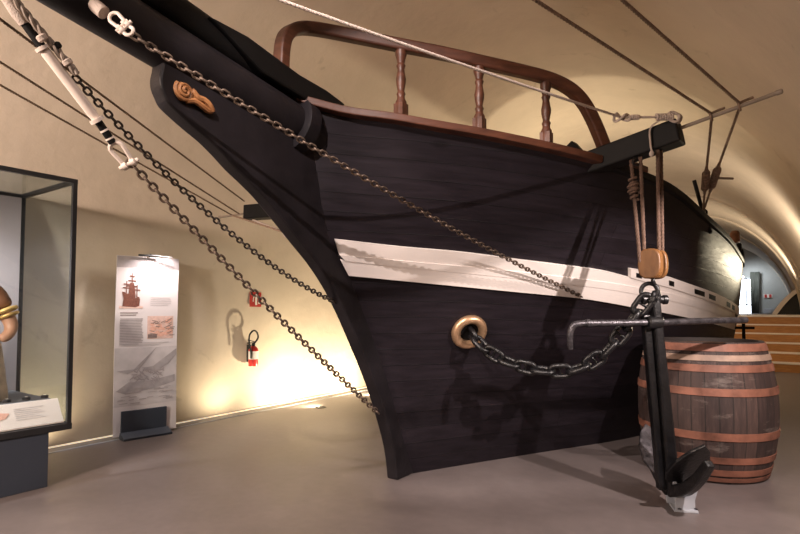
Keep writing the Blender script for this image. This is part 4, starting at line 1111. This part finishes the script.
# ------------------------------------------------------------------ fire extinguisher and its sign on the left wall
ex_b = atx(254, 366, XL+.13); ext = thing('fire_extinguisher', 'red fire extinguisher with black hose hanging on the left wall', 'fire extinguisher', ex_b)
ec = Vector((XL+.115, ex_b.y, ex_b.z)); EH = (atx(254, 341, XL+.115).z-ec.z)
bm = bmesh.new(); lathe(bm, ec, (0, 0, 1), [(.060, 0), (.066, .008), (.066, EH*.62), (.055, EH*.72), (.030, EH*.79), (.022, EH*.81)], 24); obj('cylinder', bm, 'red_paint', ext)
bm = bmesh.new(); lathe(bm, ec, (0, 0, 1), [(.0672, EH*.28), (.0672, EH*.60)], 24); obj('paper_label', bm, 'sign_white', ext)
bm = bmesh.new(); lathe(bm, ec+Vector((0, 0, EH*.8)), (0, 0, 1), [(.022, 0), (.024, .02), (.018, .045)], 14); box(bm, ec+Vector((.01, -.045, EH*.8+.045)), (.025, .13, .014)); box(bm, ec+Vector((.01, -.04, EH*.8+.07)), (.022, .12, .010), Matrix.Rotation(-.25, 3, 'X')); obj('valve', bm, 'black_rubber', ext)
bm = bmesh.new(); tube(bm, spline([ec+Vector((.02, -.02, EH*.86)), ec+Vector((.03, .05, EH*1.12)), ec+Vector((.04, .02, EH*1.36)), ec+Vector((.05, -.05, EH*1.42)), ec+Vector((.05, -.11, EH*1.25)), ec+Vector((.05, -.115, EH*.95)), ec+Vector((.05, -.085, EH*.6)), ec+Vector((.05, -.08, EH*.32))], 6), .012, 8); obj('hose', bm, 'black_rubber', ext)
bm = bmesh.new(); box(bm, ec+Vector((-.09, 0, EH*.5)), (.04, .05, EH*.7)); obj('wall_bracket', bm, 'black_rubber', ext, False)
sp_ = atx(255.5, 299.5, XL+.05); sg = thing('extinguisher_sign', 'small red square extinguisher sign on the wall above the extinguisher', 'sign', sp_)
SW = .20
obj('plate', B(sp_, (.006, SW, SW)), 'sign_red', sg, False)
bm = bmesh.new(); x_ = sp_.x+.005
def sgq(pts): prism(bm, [Vector((x_, sp_.y+a*SW, sp_.z+b*SW)) for a, b in pts], Vector((.0015, 0, 0)))
sgq([(-.05, -.38), (.12, -.38), (.12, .12), (.06, .2), (.01, .2), (-.05, .12)]); sgq([(-.02, .22), (.10, .22), (.10, .28), (-.02, .28)]); sgq([(-.06, .25), (-.22, .18), (-.26, -.15), (-.20, -.16), (-.16, .13), (-.04, .19)]); sgq([(.22, -.3), (.36, -.3), (.33, .0), (.28, .15), (.23, -.05)])
obj('pictogram', bm, 'sign_white', sg, False)

# ------------------------------------------------------------------ lights
def spot(name, loc, tgt, power, col, angle=60, blend=.5, r=.05):
    l = bpy.data.lights.new(name, 'SPOT'); l.energy = power; l.color = col; l.spot_size = math.radians(angle); l.spot_blend = blend; l.shadow_soft_size = r
    o = bpy.data.objects.new(name, l); COL.objects.link(o); o.location = loc; d = Vector(tgt)-Vector(loc); o.rotation_euler = d.to_track_quat('-Z', 'Y').to_euler(); return o
def area(name, loc, tgt, power, col, sx, sy, spread=None):
    l = bpy.data.lights.new(name, 'AREA'); l.shape = 'RECTANGLE'; l.size = sx; l.size_y = sy; l.energy = power; l.color = col
    if spread: l.spread = math.radians(spread)
    o = bpy.data.objects.new(name, l); COL.objects.link(o); o.location = loc; d = Vector(tgt)-Vector(loc); o.rotation_euler = d.to_track_quat('-Z', 'Y').to_euler(); return o
WARM = (1, .83, .56); KEY = (1, .85, .79); COOL = (.93, .97, 1)
A_, _n = hull_hit(350, 245); N_ = (h_end-A_).cross(cs_top-A_)
kx, ky = -.9, -.8; kz_ = A_.z-(N_.x*(kx-A_.x)+N_.y*(ky-A_.y))/N_.z
spot('track_spot_bow', (kx, ky, max(3.2, min(kz_, 4.3))), (-2.05, 3.2, 1.8), 950, KEY, 34, .35, .008)
spot('wall_spot_anchor', (.60, 3.25, 2.1), (-.75, 4.3, .25), 300, KEY, 100, .35, .02)
spot('track_spot_floor', (-.6, .8, 4.0), (-2.1, 2.3, 0), 300, KEY, 82, .9, .4)
spot('barrel_fill_spot', (.45, 4.5, 2.7), (-.4, 5.4, .6), 42, KEY, 80, .8, .06)  # unseen spot added to brighten the barrel
spot('track_spot_aft', (.40, 10.6, 1.95), (-.75, 6.4, 2.0), 190, (1, .86, .60), 34, 1.0, .08)
spot('panel_lamp', pp_(.66, 1.06, .24), pp_(.6, .68, 0), 46, (1, .88, .84), 120, .8, .03)
# uplights and floor discs added for the glow low on the left wall
for yy, pw_ in ((5.5, 175), (6.75, 150)):
    spot('added_uplight', (XL+.72, yy, .05), (XL, yy, .38), pw_, WARM, 150, 1.0, .02)
    bm = bmesh.new(); lathe(bm, (XL+.72, yy, 0), (0, 0, 1), [(.075, 0), (.075, .006), (.055, .008), (.05, .003)], 24)
    tag(obj('added_uplight', bm, 'black_rubber'), 'added flush floor disc under the wall glow light, the one nearer the ' + ('extinguisher' if yy < 6 else 'ship stem'), 'light')
spot('channel_lamp', (XL+.34, 3.35, .05), (XL, 3.3, .7), 34, WARM, 150, 1.0, .02)
spot('channel_lamp', (XL+.34, 2.2, .05), (XL, 2.2, .7), 30, WARM, 150, 1.0, .02)
spot('channel_lamp', (XL+.4, 4.35, .05), (XL, 4.3, .7), 26, WARM, 150, 1.0, .02)
spot('added_uplight', (-5.3, 10.5, .3), (XL+.6, 9.0, 3.2), 700, WARM, 130, 1.0, .06)
pl = spot('unseen_wash', (-2.6, 9.5, 2.4), (-2.9, 8.0, 4.75), 120, WARM, 180, 1.0, .15)
spot('unseen_wash', (.3, 11.5, 1.5), (-.6, 12.5, 4.4), 380, (1, .84, .64), 140, 1.0, .1)
spot('unseen_wash', (.3, 19.5, 1.9), (-1.4, 20.0, 4.6), 380, (1, .84, .62), 150, 1.0, .1)
spot('unseen_wash', (-3.0, -2.5, 2.6), (-5.6, 2.2, 2.3), 1500, (1, .79, .66), 160, 1.0, .2)  # added unseen fill from behind the eye, aimed at the left wall
spot('gallery_fill', (-.8, Y1-1.2, 3.4), (-.6, Y1, 1.8), 110, COOL, 160, 1.0, .2)  # unseen spot added to brighten the grey end wall
spot('steps_light', (-.8, 12.0, 3.9), (-.5, 15, .6), 170, (1, .80, .55), 90, 1, .2)
spot('case_light', (gx1-.45, .9, gz1-.03), (gx0+.5, 1.3, .8), 170, (1, .93, .90), 130, .7, .03)

w = bpy.data.worlds.new('world'); SC.world = w; w.use_nodes = True
w.node_tree.nodes['Background'].inputs[0].default_value = (.9, .75, .62, 1); w.node_tree.nodes['Background'].inputs[1].default_value = .02
SC.view_settings.view_transform = 'Standard'; SC.view_settings.look = 'None'; SC.view_settings.gamma = 1; SC.view_settings.exposure = 0.0
try:
    SC.cycles.use_denoising = True; SC.cycles.max_bounces = 8; SC.cycles.diffuse_bounces = 4; SC.cycles.glossy_bounces = 3; SC.cycles.transparent_max_bounces = 12; SC.cycles.sample_clamp_indirect = 4
except Exception: pass
